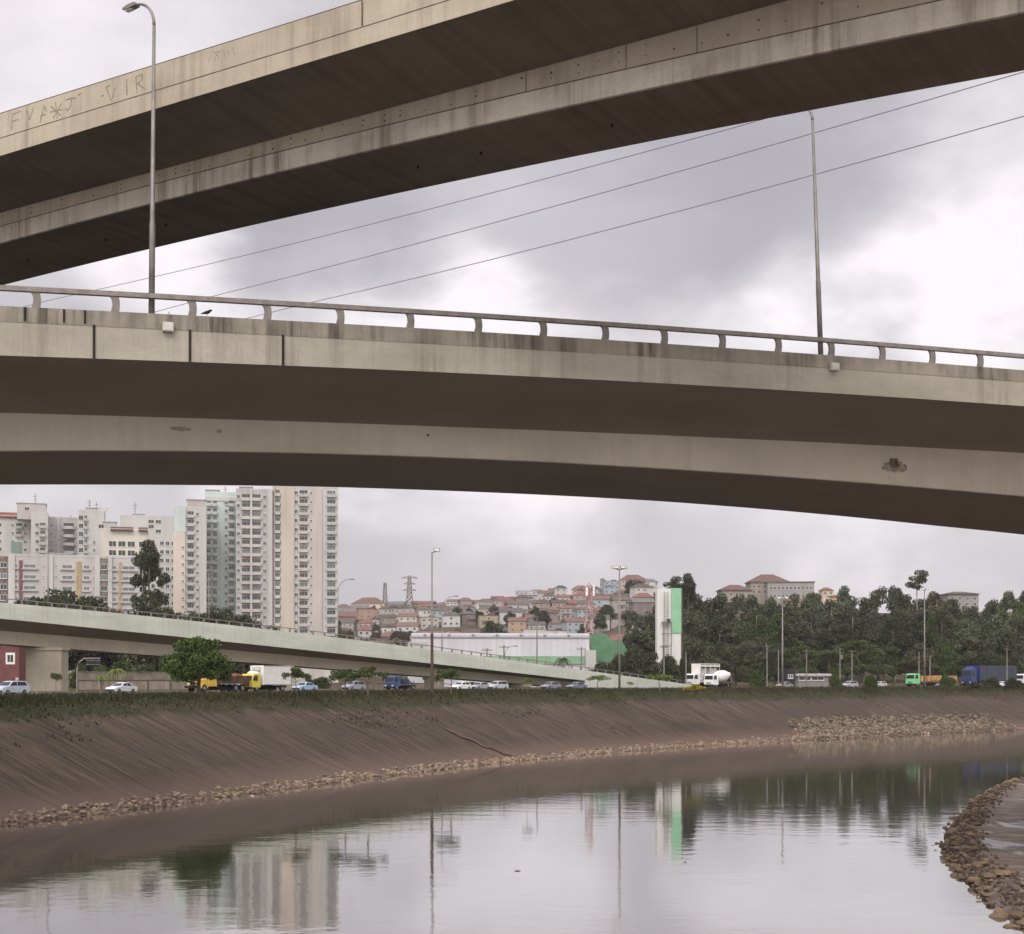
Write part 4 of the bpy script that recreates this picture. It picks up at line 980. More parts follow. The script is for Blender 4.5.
def ramp_lamp(px, ytop, arm, label):
    t = Rm.t_of(px, .35); p = Rm.at(t, .35); H = Z(ytop, p.y)-rp(t)
    r_ = thing('street_lamp', (p.x, p.y, rp(t)-.3), label, 'street lamp', 'lamps on the ramp viaduct')
    lamp_parts(r_, (p.x, p.y, rp(t)-.3), H+.3, (math.copysign(1, arm), .2), abs(arm), .1, .06, .7)
ramp_lamp(48, 539, 2.0, 'curved grey lamp on the ramp in front of the five-storey slab')
ramp_lamp(209, 557, 2.6, 'slender ramp lamp in front of the mint tower')
ramp_lamp(199, 581, -1.2, 'short ramp lamp just left of the slender one')
ramp_lamp(338, 579, 2.2, 'ramp lamp at the right edge of the striped tower')
ramp_lamp(442, 596, 2.4, 'ramp lamp right of the brown floodlight mast')
ramp_lamp(505, 646, 1.8, 'low ramp lamp in front of the white warehouse')
for a in ((504, 645, 262, 'dark utility pole before the right half of the warehouse', 1), (581.5, 647, 270, 'dark utility pole at the right end of the warehouse', 1), (537, 616, 300, 'thin pole rising above the warehouse roof', 1),
    (487, 648, 262, 'short utility pole left of the warehouse centre', 1), (664, 645, 285, 'thin pole at the foot of the sign tower', 1), (686, 652, 282, 'pale thin pole between sign tower and white lorry', 0),
    (767, 645, 295, 'pale utility pole left of the tall mast right of the lorries', 1), (778.5, 650, 300, 'short pole beside the tall mast right of the lorries', 0), (806.5, 650, 300, 'pale pole with a small head among the bushes', 1),
    (840, 648, 300, 'pale pole left of the layered light green tree', 1, None, True), (852, 650, 305, 'thin pole in front of the layered light green tree', 1), (919, 652, 315, 'thin pole just left of the tall mast on the right', 0), (930, 655, 318, 'thin pole just right of the tall mast on the right', 0), (1007, 648, 320, 'thin pole behind the blue lorry trailer', 1)):
    utility(*a)
# road sign gantry seen from behind, left
p = P(77, 690, 178); r_ = thing('road_sign', (p.x, p.y, GZ), 'dark road sign seen from behind on a curved post right of the first pier', 'road sign')
b = MB(); b.tube([(0,0,-.2),(0,0,3.0),(.25,0,3.8),(.9,0,4.25),(3.0,0,4.3)], [.12,.11,.1,.09,.07], 8); b.build('post', M['rail'], r_)
b = MB(); b.box((2.1, -.1, 3.75), (1.9, .06, .85)); pn = b.build('panel', mat('#22282b', .6, .2, .1), r_, bevel=.02)
b = MB()
for z in (3.5, 4.0): b.box((2.1, -.15, z), (1.85, .04, .06))
b.build('bracing', M['steel'], pn)
def pylon(px, ytop, ybot, Y, w0, w1, label, arms, cat='pylon', m=None, name='pylon', antennas=0):
    zb, zt = Z(ybot, Y), Z(ytop, Y); H = zt-zb; mm = m or M['steel']; r_ = thing(name, (X(px, Y), Y, zb), label, cat); b = MB(); n = max(5, int(H/3)); th = .12*Y/700+.03
    def cor(u): w = w0+(w1-w0)*u**.8; return [Vector((a*w/2, c*w/2, H*u)) for a, c in ((-1,-1),(1,-1),(1,1),(-1,1))]
    for k in range(n):
        A, D = cor(k/n), cor((k+1)/n)
        for i in range(4):
            j = (i+1) % 4
            for p, q in ((A[i], D[i]), (A[i], D[j]), (A[j], D[i]), (D[i], D[j])): b.tube([p, q], th, 4, cap=False)
    b.build('lattice', mm, r_)
    for u, L_ in arms:
        b = MB(); z = H*u
        for s in (-1, 1): b.tube([(0,0,z), (s*L_,0,z)], th*1.2, 4); b.tube([(0,0,z+1.6), (s*L_,0,z)], th, 4)
        b.build('crossarm', mm, r_)
    for k in range(antennas):
        a = k*2.1; b = MB(); b.box((math.cos(a)*w1*.9, math.sin(a)*w1*.9, H*(.93+.03*(k % 2))), (.5, .5, 2.2)); b.build('antenna', M['white'], r_)
    return r_
pylon(385, 583, 615, 1000, 4.5, 1.6, 'slim lattice tower on the hill, left of the pair on the skyline', [(.9, 1.5)])
pylon(409.5, 577, 612, 950, 5.5, 1.8, 'electric pylon with wide arms on the hill, right of the slim tower', [(.97, 5.5), (.8, 4.0), (.62, 4.6)])
pylon(602.5, 579, 604, 1000, 4, 2.6, 'dark lattice tower on the skyline right of the antenna mast', [(.95, 2)], m=M['rail'])
pylon(589, 586, 668, 372, 2.6, 1.4, 'red and white antenna mast rising behind the green hoarding', [(.96, 1.6)], 'antenna mast', mat('#b08a86', .6, .2, .25, .35), 'antenna_mast', 5)
# ------------------------------------------------------------------ apartment buildings
ORD = ['', 'first', 'second', 'third', 'fourth', 'fifth', 'sixth', 'seventh', 'eighth', 'ninth', 'tenth', 'eleventh', 'twelfth', 'thirteenth', 'fourteenth', 'fifteenth', 'sixteenth', 'seventeenth', 'eighteenth', 'nineteenth', 'twentieth']
_wm = {}
def win_mesh(w, h, fr, gl, sill=True):
    k = (round(w, 2), round(h, 2), fr.name, gl.name, sill)
    if k in _wm: return _wm[k]
    b = MB(); t = .07
    b.box((0, -.015, 0), (w-.02, .03, h-.02), 0, 1)
    for s in (-1, 1): b.box((s*(w/2), -.03, 0), (t, .08, h+t), 0, 0); b.box((0, -.03, s*h/2), (w-t, .08, t), 0, 0)
    b.box((0, -.035, 0), (.05, .05, h-t), 0, 0)
    if sill: b.box((0, -.08, -h/2-.07), (w+.2, .2, .06), 0, 0)
    o = b.build('window', [fr, gl]); me = o.data; bpy.data.objects.remove(o); _wm[k] = me; return me
_bm = {}
def bal_mesh(w, h, wall, gl, dep=1.0):
    k = (round(w, 2), round(h, 2), wall.name, gl.name)
    if k in _bm: return _bm[k]
    b = MB(); b.box((0, -.02, .1), (w-.3, .04, h*.62), 0, 1); b.box((0, -dep/2, -h/2), (w, dep, .16), 0, 0)
    b.box((0, -dep+.04, -h/2+.5), (w, .08, .86), 0, 0)
    for s in (-1, 1): b.box((s*(w/2-.04), -dep/2-.02, -h/2+.5), (.08, dep-.12, .86), 0, 0)
    b.box((w*.12, -.05, .1), (.09, .05, h*.78), 0, 0); b.box((-w*.2, -.05, .1), (.06, .05, h*.78), 0, 0)
    o = b.build('balcony', [wall, gl]); me = o.data; bpy.data.objects.remove(o); _bm[k] = me; return me
class Block:
    def __init__(s, name, label, cat, px0, px1, ytop, Y, depth, wall, yaw=0, zbase=GZ, group='apartment blocks on the left', sill=False):
        s.Y = Y; s.pc = (px0+px1)/2; s.root = thing(name, (X(s.pc, Y), Y, zbase), label, cat, group, yaw); s.zb = zbase; s.wall = wall; s.w = (px1-px0)/F*Y; s.D = depth
        s.top = Z(ytop, Y)-zbase; b = MB(); b.box((0, depth/2, s.top/2-1), (s.w, depth, s.top+2)); b.build('wall', wall, s.root); s.n = {}; s.extra = {}
        b = MB()
        for sx, sy, dx, dy in ((s.w+.1, .2, 0, .05), (s.w+.1, .2, 0, depth-.05)): b.box((dx, dy, s.top+.35), (sx, sy, .7))
        for q in (-1, 1): b.box((q*(s.w/2-.05), depth/2, s.top+.35), (.2, depth-.3, .7))
        b.build('roof_parapet', wall, s.root)
    def x(s, px): return (px-s.pc)/F*s.Y
    def z(s, py): return Z(py, s.Y)-s.zb
    def add(s, kind, me, loc):
        c = s.n.get(kind, 0); s.n[kind] = c+1
        if c < 100: put(kind, me, s.root, loc)
        else: s.extra.setdefault(kind, []).append((me, loc))
    def wins(s, px, ys, w=1.2, h=1.3, gl='winglass', fr=None, proud=0.0):
        for k, y in enumerate(ys): s.add('window', win_mesh(w, h, fr or M['white'], M[gl] if isinstance(gl, str) else M[gl[k % len(gl)]]), (s.x(px), -proud-.001, s.z(y)))
    def bals(s, px, ys, w=2.6, h=2.5, wall=None, gl='winglass', proud=0.0):
        for k, y in enumerate(ys): s.add('balcony', bal_mesh(w, h, wall or s.wall, M[gl] if isinstance(gl, str) else M[gl[k % len(gl)]]), (s.x(px), -proud-.001, s.z(y)))
    def bay(s, px0, px1, ytop, proud, m, name='bay', ybot=None):
        z1 = s.z(ytop); z0 = -.5 if ybot is None else s.z(ybot); b = MB(); b.box(((s.x(px0)+s.x(px1))/2, -proud/2+.02, (z0+z1)/2), ((px1-px0)/F*s.Y, proud+.04, z1-z0)); b.build(name, m, s.root)
    def cap(s, px0, px1, ytop, m, name='water_tank', dep=5, y0=3, ybot=None):
        z0 = s.top-.02 if ybot is None else s.z(ybot); z1 = s.z(ytop); b = MB(); b.box(((s.x(px0)+s.x(px1))/2, y0+dep/2, (z0+z1)/2), ((px1-px0)/F*s.Y, dep, z1-z0))
        b.box(((s.x(px0)+s.x(px1))/2, y0+dep/2, z1+.08), ((px1-px0)/F*s.Y+.5, dep+.5, .18)); b.build(name, m, s.root)
    def mast(s, px, ytop):
        b = MB(); z0 = s.top; z1 = s.z(ytop); b.tube([(s.x(px), 5, z0), (s.x(px), 5, z1)], .12, 5); b.tube([(s.x(px)-.8, 5, z1-1), (s.x(px)+.8, 5, z1-1)], .07, 4); b.tube([(s.x(px)-.5, 5, z1-2), (s.x(px)+.5, 5, z1-2)], .07, 4); b.build('antenna', M['steel'], s.root)
    def done(s):
        for kind, lst in s.extra.items():
            b = MB()
            for me, loc in lst:
                v0 = [tuple(a+c for a, c in zip(v.co, loc)) for v in me.vertices]; base = len(b.v); b.v += v0
                for p in me.polygons: b.f.append(tuple(base+i for i in p.vertices)); b.m.append(p.material_index)
            o = b.build(kind, [me.materials[0], me.materials[1]], s.root); tag(o, kind='stuff')
def ys(a, b, st): return [a + st*k for k in range(int((b-a)/st)+1)]
def dull(c, k=.35):
    r, g, b_ = [int(c[i:i+2], 16) for i in (1, 3, 5)]; m_ = .3*r+.59*g+.11*b_; return '#%02x%02x%02x' % tuple(int(v+(m_-v)*k) for v in (r, g, b_))
pl = lambda c: mat(dull(c), .85, 0, .07, .25, streak=True)
wht, wht2, mint, beige, pinkb, cream, yel, greyw, offw = pl('#b2ada6'), pl('#a8a39d'), pl('#adbab3'), pl('#b6a592'), pl('#b3a59d'), pl('#c2b9a6'), pl('#c0b09a'), pl('#9c9794'), pl('#b5b0a8')
mx = ('winglass', 'winglass', 'winglass2', 'winglass')
B = Block('apartment_tower', 'tallest white apartment tower with beige and pink vertical stripes, right end of the apartment group', 'apartment tower', 273, 338, 488, 452, 15, wht, R(8))
f = ys(493, 640, 9.25)
B.bay(281, 294.5, 486, .5, beige, 'beige_stripe'); B.bay(312.5, 322, 489, .35, pinkb, 'pink_stripe'); B.bay(274, 275.5, 487, .6, beige, 'fin')
B.bals(278, f, 1.6, 2.4, wht, mx); B.wins(296.3, f, 1.1, 1.2); B.bals(303.5, f, 2.8, 2.5, pinkb, mx); B.wins(311, f, .7, .8); B.bals(331, f, 2.9, 2.5, wht2, ('winglass2', 'winglass'))
B.cap(284, 306, 480, pinkb); B.mast(322, 484); B.done()
B = Block('apartment_tower', 'white apartment tower with two balcony columns, joined to the left of the striped tower', 'apartment tower', 236.5, 272.5, 491, 448, 14, wht2, R(10))
f = ys(497, 632, 9.25)
B.bals(246, f, 2.7, 2.5, pinkb, mx); B.bals(256.5, f, 2.7, 2.5, pinkb, mx); B.wins(238.7, f, 1.0, 1.2, mx); B.wins(264.5, f, 1.0, 1.2, mx); B.bay(250.4, 252.2, 490, .9, wht, 'fin'); B.bay(268, 272, 490, .4, wht, 'fin'); B.cap(240, 252, 486, greyw); B.done()
B = Block('apartment_tower', 'pale mint apartment tower between the white twin towers', 'apartment tower', 205.5, 236, 494, 458, 14, pl('#adc0b4'), R(11))
f = ys(503, 622, 8.25)
B.bay(220, 233, 507, .5, mint, 'mint_stripe'); B.bals(209.2, f, 1.5, 2.2, wht, 'winglass'); B.bals(215, f, 1.5, 2.3, wht, mx); B.wins(226, f, 1.0, 1.1, mx, None, .5); B.bals(231, f, 1.8, 2.3, wht, mx, .5); B.cap(206, 219, 489, wht2); B.mast(225, 484); B.bay(205.5, 236, 501, .25, offw, 'crown_band', 497); B.done()
B = Block('apartment_tower', 'narrow white apartment tower with a mint top corner and yellow side stripe', 'apartment tower', 174.5, 206, 509, 440, 13, wht, R(12))
f = ys(514, 614, 8.45)
B.bay(175, 186, 508.5, .4, mint, 'mint_corner', 532.5); B.bay(173.5, 185.5, 532.6, .38, yel, 'yellow_stripe'); B.bals(190.5, f, 2.2, 2.4, wht2, mx); B.wins(197.3, f, .9, 1.0); B.wins(183, f[4:], .7, .8, 'winglass', None, .4); B.cap(187, 205, 498.5, pl('#a59895'), 'machine_room'); B.done()
B = Block('apartment_block', 'plain white block behind the sparse tall tree, left of the yellow stripe', 'apartment block', 121, 176, 517.5, 478, 14, offw, R(13))
f = ys(543, 615, 8.6)
for p_ in (161.5, 167, 172.5): B.wins(p_, f, 1.2, 1.3)
B.wins(153, f, 1.2, 1.3); B.wins(151, [526.5, 521.5], 1.8, 1.2); B.wins(158, [521.5, 531], 1.8, 1.2); B.cap(133, 144, 513.5, wht2, 'machine_room'); B.mast(135, 501); B.done()
B = Block('apartment_block', 'cream block with wide dark windows and a brown awning roof, behind the five-storey slab', 'apartment block', 102, 147, 531, 432, 12, cream, R(14))
f = ys(544, 600, 9)
for p_ in (113, 122, 131, 142): B.wins(p_, f, 2.2, 1.7)
b = MB(); 
for q0, q1 in ((111, 133), (138, 147)):
    x0, x1 = B.x(q0), B.x(q1); b.add([(x0,-1.2,B.top+.2),(x1,-1.2,B.top+.2),(x1,3,B.top+1.6),(x0,3,B.top+1.6),(x0,-1.2,B.top+.05),(x1,-1.2,B.top+.05),(x1,3,B.top+.05),(x0,3,B.top+.05)], [(0,1,2,3),(4,7,6,5),(0,4,5,1),(1,5,6,2),(2,6,7,3),(3,7,4,0)])
b.build('awning_roof', mat('#5a4640', .85, 0, .2, 1), B.root); B.cap(104, 116, 521, wht2, 'roof_terrace', 4, 4); B.done()
B = Block('apartment_tower', 'white tower with dark corner windows and rooftop aerials, left of the cream block', 'apartment tower', 79, 104, 512, 484, 13, wht, R(15))
f = ys(518, 600, 8.1)
B.wins(81.5, f, 1.5, 1.6); B.bals(86, f, 1.2, 2.3, wht2, mx); B.wins(101, f[1:2], 2, 1.4); B.wins(94, f[3:], 1, 1.2, 'winglass2'); B.cap(86, 100, 507, wht2, 'machine_room'); B.mast(89, 498); B.mast(96, 500)
b = MB(); b.add([(B.x(98),1,B.top+.7),(B.x(106),1,B.top+.7),(B.x(107),4,B.top+2.2),(B.x(97),4,B.top+2.2),(B.x(98),1,B.top+.4),(B.x(106),1,B.top+.4),(B.x(107),4,B.top+1.9),(B.x(97),4,B.top+1.9)], [(0,1,2,3),(4,7,6,5),(0,4,5,1),(1,5,6,2),(2,6,7,3),(3,7,4,0)]); b.build('canopy', greyw, B.root); B.done()
B = Block('apartment_tower', 'white tower with a column of rounded balconies', 'apartment tower', 47, 79, 519, 505, 13, wht2, R(16))
f = ys(526, 600, 8.3)
me = None
b = MB(); arc = [(2.3*math.cos(q), -1.9*math.sin(q)) for q in [math.pi*k/10 for k in range(11)]]
b.extrude(arc, lambda a, c, w: (a, c, w), -1.2, -1.02, 0)
for k in range(10):
    for z_, h_ in ((-.45, 1.0),):
        a0, a1 = arc[k], arc[k+1]; b.add([(a0[0],a0[1],-1.02),(a1[0],a1[1],-1.02),(a1[0],a1[1],-.1),(a0[0],a0[1],-.1),(a0[0]*.93,a0[1]*.93,-1.02),(a1[0]*.93,a1[1]*.93,-1.02),(a1[0]*.93,a1[1]*.93,-.1),(a0[0]*.93,a0[1]*.93,-.1)], [(0,1,2,3),(4,7,6,5),(3,2,6,7)])
b.box((0, -.02, .05), (3.6, .04, 2.1), 0, 1); o_ = b.build('balcony', [wht, M['winglass']]); rb_me = o_.data; bpy.data.objects.remove(o_)
for y_ in f: B.add('balcony', rb_me, (B.x(68.5), -.001, B.z(y_)))
B.wins(52, f, 1.0, 1.2, 'winglass2'); B.wins(76, f, .6, 1.0, 'winglass2'); B.bay(57, 60, 518, .5, wht, 'fin'); B.mast(70, 513); B.done()
B = Block('apartment_tower', 'grey white tower topped by a blocky water tank, second from the left edge', 'apartment tower', 31.5, 47.5, 514, 492, 12, wht, R(17))
f = ys(525, 600, 8.3)
B.bals(42.5, f, 2.0, 2.3, wht2, mx); B.wins(37.3, f, 1.2, 1.3); B.cap(18, 45.5, 503, pl('#aaa39d'), 'water_tank', 8, 2, 519); B.wins(27.5, [508.5], 1.6, 1.2, 'winglass', None, -1.95); B.mast(35, 492); B.done()
B = Block('apartment_block', 'white block with a red tiled roof edge at the far left', 'apartment block', -24, 31, 517, 500, 12, offw, R(18))
f = ys(525, 600, 8.1)
B.bals(18, f[:2], 2.2, 2.3, wht2, mx); B.wins(12, f, .8, .9); B.wins(24, f, 1.0, 1.1); B.wins(0, f, 1.2, 1.2, mx); B.wins(-12, f, 1.2, 1.2, mx)
b = MB(); b.box((B.x(15.5), -.15, B.z(550)), (3.6, .3, 6.0)); b.build('green_screen', mat('#7c8c84', .8, 0, .1), B.root)
b = MB(); x0, x1 = B.x(-24), B.x(24); zt = B.top
b.add([(x0,-.8,zt+.1),(x1,-.8,zt+.1),(x1,4,zt+2.2),(x0,4,zt+2.2),(x0,-.8,zt-.1),(x1,-.8,zt-.1),(x1,4,zt-.1),(x0,4,zt-.1)], [(0,1,2,3),(4,7,6,5),(0,4,5,1),(1,5,6,2),(2,6,7,3),(3,7,4,0)]); b.build('tiled_roof', mat('#7a4a42', .85, 0, .2, 1), B.root); B.done()
# five-storey slab in front
B = Block('apartment_block', 'long low five-storey slab with mustard and maroon stair strips before the towers', 'apartment block', -32, 136.5, 557, 392, 11, pl('#aea6a1'), R(14.5))
fl = ys(566, 612, 10.8); brn = mat('#6f625c', .8, 0, .3, .8)
for a, c in ((2.5, 10.5), (98.5, 105.5)): B.bay(a, c, 557.5, .25, brn, 'glazed_stair')
for a, c, m_ in ((21, 24, '#7c4a4c'), (75.5, 80, '#a88a58'), (116.5, 119, '#a88a58')): B.bay(a, c, 561, .3, mat(dull(m_), .8, 0, .12, 1), 'stair_strip')
for p_ in (6.5, 102): B.wins(p_, fl, 1.7, 1.5, ('winglass', 'winglass2', 'winglass'), None, .26)
for p_, w_ in ((17.5, 1.2), (31, 4), (66.5, 3.4), (85, 2.0), (111, 2.0), (126, 4.2)):
    for y_ in fl:
        b = MB(); b.box((B.x(p_), -.25, B.z(y_+3.4)), (w_*1.1, .5, .35)); b.build('balcony', wht2, B.root)
        B.add('window', win_mesh(w_*.8, 1.0, M['white'], M['winglass2'], False), (B.x(p_), -.001, B.z(y_+.4)))
for p_ in (44, 56, 92, 77.7): B.wins(p_, fl, .5, .6)
for a, c in ((10.8, 17), (93, 98), (105.8, 110), (50, 53)): B.bay(a, c, 555.5, .45, offw, 'pilaster')
B.cap(50, 70, 553.5, wht2, 'roof_step', 8, 1); B.done()

# ------------------------------------------------------------------ low buildings behind the road
B = Block('house', 'red-walled building with a white-framed window at the left edge', 'house', -22, 20, 647, 236, 9, mat('#6a4442', .85, 0, .12, 1), R(-6), GZ, None)
b = MB(); x_, z_ = B.x(11), B.z(658.5); b.box((x_, -.03, z_), (1.6, .08, 1.95), 0, 0); b.box((x_, -.08, z_), (1.0, .04, 1.2), 0, 1); b.box((x_, -.11, z_), (.06, .04, 1.2), 0, 0); b.build('window', [M['white'], M['winglass']], B.root)
b = MB(); b.box((B.x(18), -.05, B.z(679)), (.5, .1, .5)); b.build('meter_box', yel, B.root)
b = MB(); b.box((0, -.12, .55), (B.w, .2, 1.1)); b.build('plinth', mat('#4a2f30', .9, 0, .15), B.root); B.done()
def wall(name, pts, y1, th, m, label, cap=None, cat='wall', h0=None):
    a, c = pts; b = MB(); A = Vector((X(a[0], a[1]), a[1])); D = Vector((X(c[0], c[1]), c[1])); mid = (A+D)/2; ang = math.atan2((D-A).y, (D-A).x); Ln = (D-A).length
    z1 = Z(y1, mid.y)-GZ; r_ = thing(name, (mid.x, mid.y, GZ), label, cat, None, ang); b.box((0, 0, z1/2-.2), (Ln, th, z1+.4)); b.build('panel', m, r_)
    b = MB(); b.box((0, 0, z1+.06), (Ln, th+.16, .12)); b.build('coping', cap or m, r_)
    b = MB()
    for k in range(int(Ln/4)+1): b.box((-Ln/2+k*Ln/max(1, int(Ln/4)), -th/2-.05, z1/2-.1), (.3, .1, z1+.2))
    b.build('pilasters', cap or m, r_); return r_
wall('boundary_wall', ((77, 232), (192, 246)), 680.5, .25, mat('#8d8076', .9, 0, .2, .6, streak=True), 'stained beige boundary wall behind the road left of the yellow truck', mat('#5d554c', .9))
wall('boundary_wall', ((77, 236), (200, 252)), 672.5, .2, mat('#7c7566', .9, 0, .2, .6), 'upper grey boundary wall above the stained beige one')
wall('boundary_wall', ((300, 262), (425, 282)), 683.5, .25, mat('#766a62', .9, 0, .2, .6, streak=True), 'low pinkish boundary wall under the ramp behind the blue lorry')
# warehouse
B = Block('warehouse', 'long white warehouse with a green base stripe behind the ramp', 'warehouse', 412, 590, 636, 338, 26, mat('#bdbbbf', .7, 0, .06, .2, streak=True), R(5), GZ, None)
grn = mat('#7b9b7c', .7, 0, .1, .4)
B.bay(455, 585, 656, .3, grn, 'green_stripe', 664); B.bay(586, 596, 650, 1.4, wht, 'corner_pillar'); B.bay(412, 590, 635.2, .35, mat('#a9a7ab', .6, 0, .05), 'roof_edge', 637.5)
b = MB()
for k in range(26): b.box((B.x(415+k*6.8), -.03, B.z(650)), (.09, .06, 6.2))
b.build('cladding_ribs', mat('#aeacb1', .7, 0, .05), B.root)
b = MB()
for k in range(7): b.box((B.x(425+k*24), .0, B.top+.1), (.7, .8, .5))
b.build('roof_vents', M['steel'], B.root); B.done()
# low parked-looking annex at the warehouse's left
B = Block('annex_building', 'small white annex at the left end of the warehouse', 'building', 408, 428, 645, 322, 8, pl('#a9a6a5'), R(5), GZ, None); B.wins(413, [652], 1.6, 1.3); B.wins(422, [652], 1.6, 1.3); B.done()
# green hoarding
r_ = thing('hoarding', (X(609, 352), 352, GZ), 'sloping plain green hoarding right of the white warehouse', 'hoarding'); x_ = lambda p: (p-609)/F*352; z_ = lambda y: Z(y, 352)-GZ
b = MB(); poly = [(x_(590), z_(662)), (x_(590), z_(634)), (x_(607), z_(634.5)), (x_(611), z_(640)), (x_(622), z_(641)), (x_(628), z_(652)), (x_(628), z_(662))]
b.extrude(poly, lambda a, c, w: (a, w, c), 0, .3); b.build('panel', mat('#55785a', .75, 0, .15, .4), r_)
b = MB()
for p_ in (593, 603, 613, 624): b.tube([(x_(p_), .5, -.3), (x_(p_), .5, z_(650))], .12, 6)
b.build('posts', M['steel'], r_)
# sign tower
r_ = thing('sign_tower', (X(669.5, 318), 318, GZ), 'tall white sign tower with a green upper right panel and ladder', 'sign tower', None, R(8)); x_ = lambda p: (p-669.5)/F*318; z_ = lambda y: Z(y, 318)-GZ
wp = mat('#cfccc8', .6, 0, .06, .3, streak=True)
b = MB(); b.box(((x_(657)+x_(671.2))/2, .9, z_(588.5)/2), (x_(671.2)-x_(657), 1.8, z_(588.5))); b.build('white_panel', wp, r_)
b = MB(); b.box(((x_(671.3)+x_(681.5))/2, .8, z_(633)/2), (x_(681.5)-x_(671.3), 1.6, z_(633)-.01)); b.build('lower_panel', wp, r_)
b = MB(); b.box(((x_(671.3)+x_(681.5))/2, .75, (z_(588)+z_(633))/2), (x_(681.5)-x_(671.3), 1.9, z_(588)-z_(633))); b.build('green_panel', mat('#83b18b', .6, 0, .06, .4), r_)
b = MB(); b.box((x_(682.3), .9, z_(588)/2), (.35, 2.3, z_(588)-.1)); b.build('edge_frame', mat('#4a3a34', .8, 0, .1), r_)
b = MB()
for p_ in (663.5, 667.5): b.tube([(x_(p_), -.5, .2), (x_(p_), -.5, z_(592))], .06, 5)
z0 = 1.0
while z0 < z_(592): b.tube([(x_(663.5), -.5, z0), (x_(667.5), -.5, z0)], .045, 4); z0 += .5
b.build('ladder', M['steel'], r_)
b = MB()
for p_ in (661.5, 669.8):
    b.tube([(x_(p_), -1.3, 0), (x_(p_), -1.3, z_(622))], .09, 5)
for y_ in (622, 634, 646): b.tube([(x_(661.5), -1.3, z_(y_)), (x_(669.8), -1.3, z_(y_))], .08, 5); b.tube([(x_(661.5), -1.3, z_(y_)), (x_(661.5), 0, z_(y_))], .06, 4); b.tube([(x_(669.8), -1.3, z_(y_)), (x_(669.8), 0, z_(y_))], .06, 4)
b.box((x_(665.6), -.8, z_(623)), (2.2, 1.1, .12)); b.build('scaffold', mat('#6a605c', .6, .3, .15), r_)
b = MB(); b.box((x_(667.5), -.9, z_(621)), (.7, .6, .9)); b.build('equipment_box', mat('#3d3a3a', .7, 0, .1), r_)
# low white shed and dark box among the trees
B = Block('roadside_shed', 'long low white shed under the trees right of the tall mast', 'shed', 797, 830, 676.5, 330, 4, pl('#77756f'), R(12), GZ, None); B.wins(804, [678.5], 3, .8); B.wins(818, [678.5], 3, .8)
b = MB(); b.box((0, 2, B.top+.35), (B.w+1, 5, .6)); b.build('roof', mat('#a3a19c', .7, 0, .1), B.root, bevel=.1); B.done()
B = Block('kiosk', 'small dark kiosk beside the tall mast right of the lorries', 'kiosk', 786, 795.5, 672, 305, 2.4, mat('#2e2d2f', .8, 0, .15), R(10), GZ, None); B.wins(790.5, [676.5], 1.1, .8, 'winglass2'); B.done()

# ------------------------------------------------------------------ hillside houses
hr = random.Random(21)
WALLS = [('cream', '#aa9f8d'), ('white', '#b3aeaa'), ('grey', '#8f8a87'), ('pink', '#9c8f8a'), ('brick red', '#75625b'), ('ochre', '#9c8669'), ('brown', '#73645a'), ('white', '#b3aca4'), ('grey', '#7d7976'), ('orange', '#a17a62'), ('pale blue', '#929aa0'), ('white', '#a8a29d'), ('brown', '#85776c')]
ROOFS = [('terracotta', '#74564b'), ('brown', '#574842'), ('grey', '#6b6664'), ('rusty red', '#7a4f45'), ('brown', '#66544b'), ('grey', '#59534f')]
rows = [('lowest', 545, 655), ('second', 585, 655), ('third', 625, 655), ('fourth', 665, 652), ('fifth', 705, 650), ('sixth', 750, 645), ('seventh', 795, 645), ('eighth', 845, 645), ('ninth', 895, 648), ('tenth', 950, 650), ('ridge', 1015, 655)]
def house(px, Y, w, d, h, wn, wc, rn, rc, label, flat=False, yaw=None, group='houses on the hillside', nw=3, zb=None):
    x = X(px, Y); z = (GZ + hill(x, Y)) if zb is None else zb; wm = pl(wc); r_ = thing('hill_house', (x, Y, z), label, 'house', group, hr.uniform(-.35, .35) if yaw is None else yaw)
    b = MB(); b.box((0, d/2, h/2-2), (w, d, h+4)); b.build('wall', wm, r_); rm = mat(dull(rc, .2), .85, 0, .2, .8); b = MB(); e = .45
    if flat:
        b.box((0, d/2, h+.12), (w+.4, d+.4, .24)); b.box((w*.2, d*.6, h+.75), (w*.3, d*.3, 1.1))
    elif hr.random() < .5:                              # gable with the ridge across
        rh_ = w*.16+.5; vs = [(-w/2-e,-e,h-.1),(w/2+e,-e,h-.1),(w/2+e,d+e,h-.1),(-w/2-e,d+e,h-.1),(-w/2-e,d/2,h+rh_),(w/2+e,d/2,h+rh_)]
        b.add(vs, [(0,1,5,4),(2,3,4,5),(0,4,3),(1,2,5),(3,2,1,0)])
    else:                                               # hip
        rh_ = w*.17+.6; vs = [(-w/2-e,-e,h-.1),(w/2+e,-e,h-.1),(w/2+e,d+e,h-.1),(-w/2-e,d+e,h-.1),(-w*.2,d/2,h+rh_),(w*.2,d/2,h+rh_)]
        b.add(vs, [(0,1,5,4),(2,3,4,5),(0,4,3),(1,2,5),(3,2,1,0)])
    b.build('roof', rm, r_); fl_ = max(1, int(h/2.9))
    for k in range(fl_):
        for j in range(nw):
            if hr.random() < .15: continue
            put('window', win_mesh(1.3, 1.2, M['white'], M['winglass'], False), r_, ((-.5+(j+.5)/nw)*w, -.001, h-1.5-2.9*k))
    if hr.random() < .4:
        b = MB(); b.box((w*hr.uniform(-.3, .3), -.5, h-2.9), (w*.4, 1.0, .15)); b.box((w*.0, -.95, h-2.4), (w*.4, .08, .8)); b.build('balcony', wm, r_)
    return r_
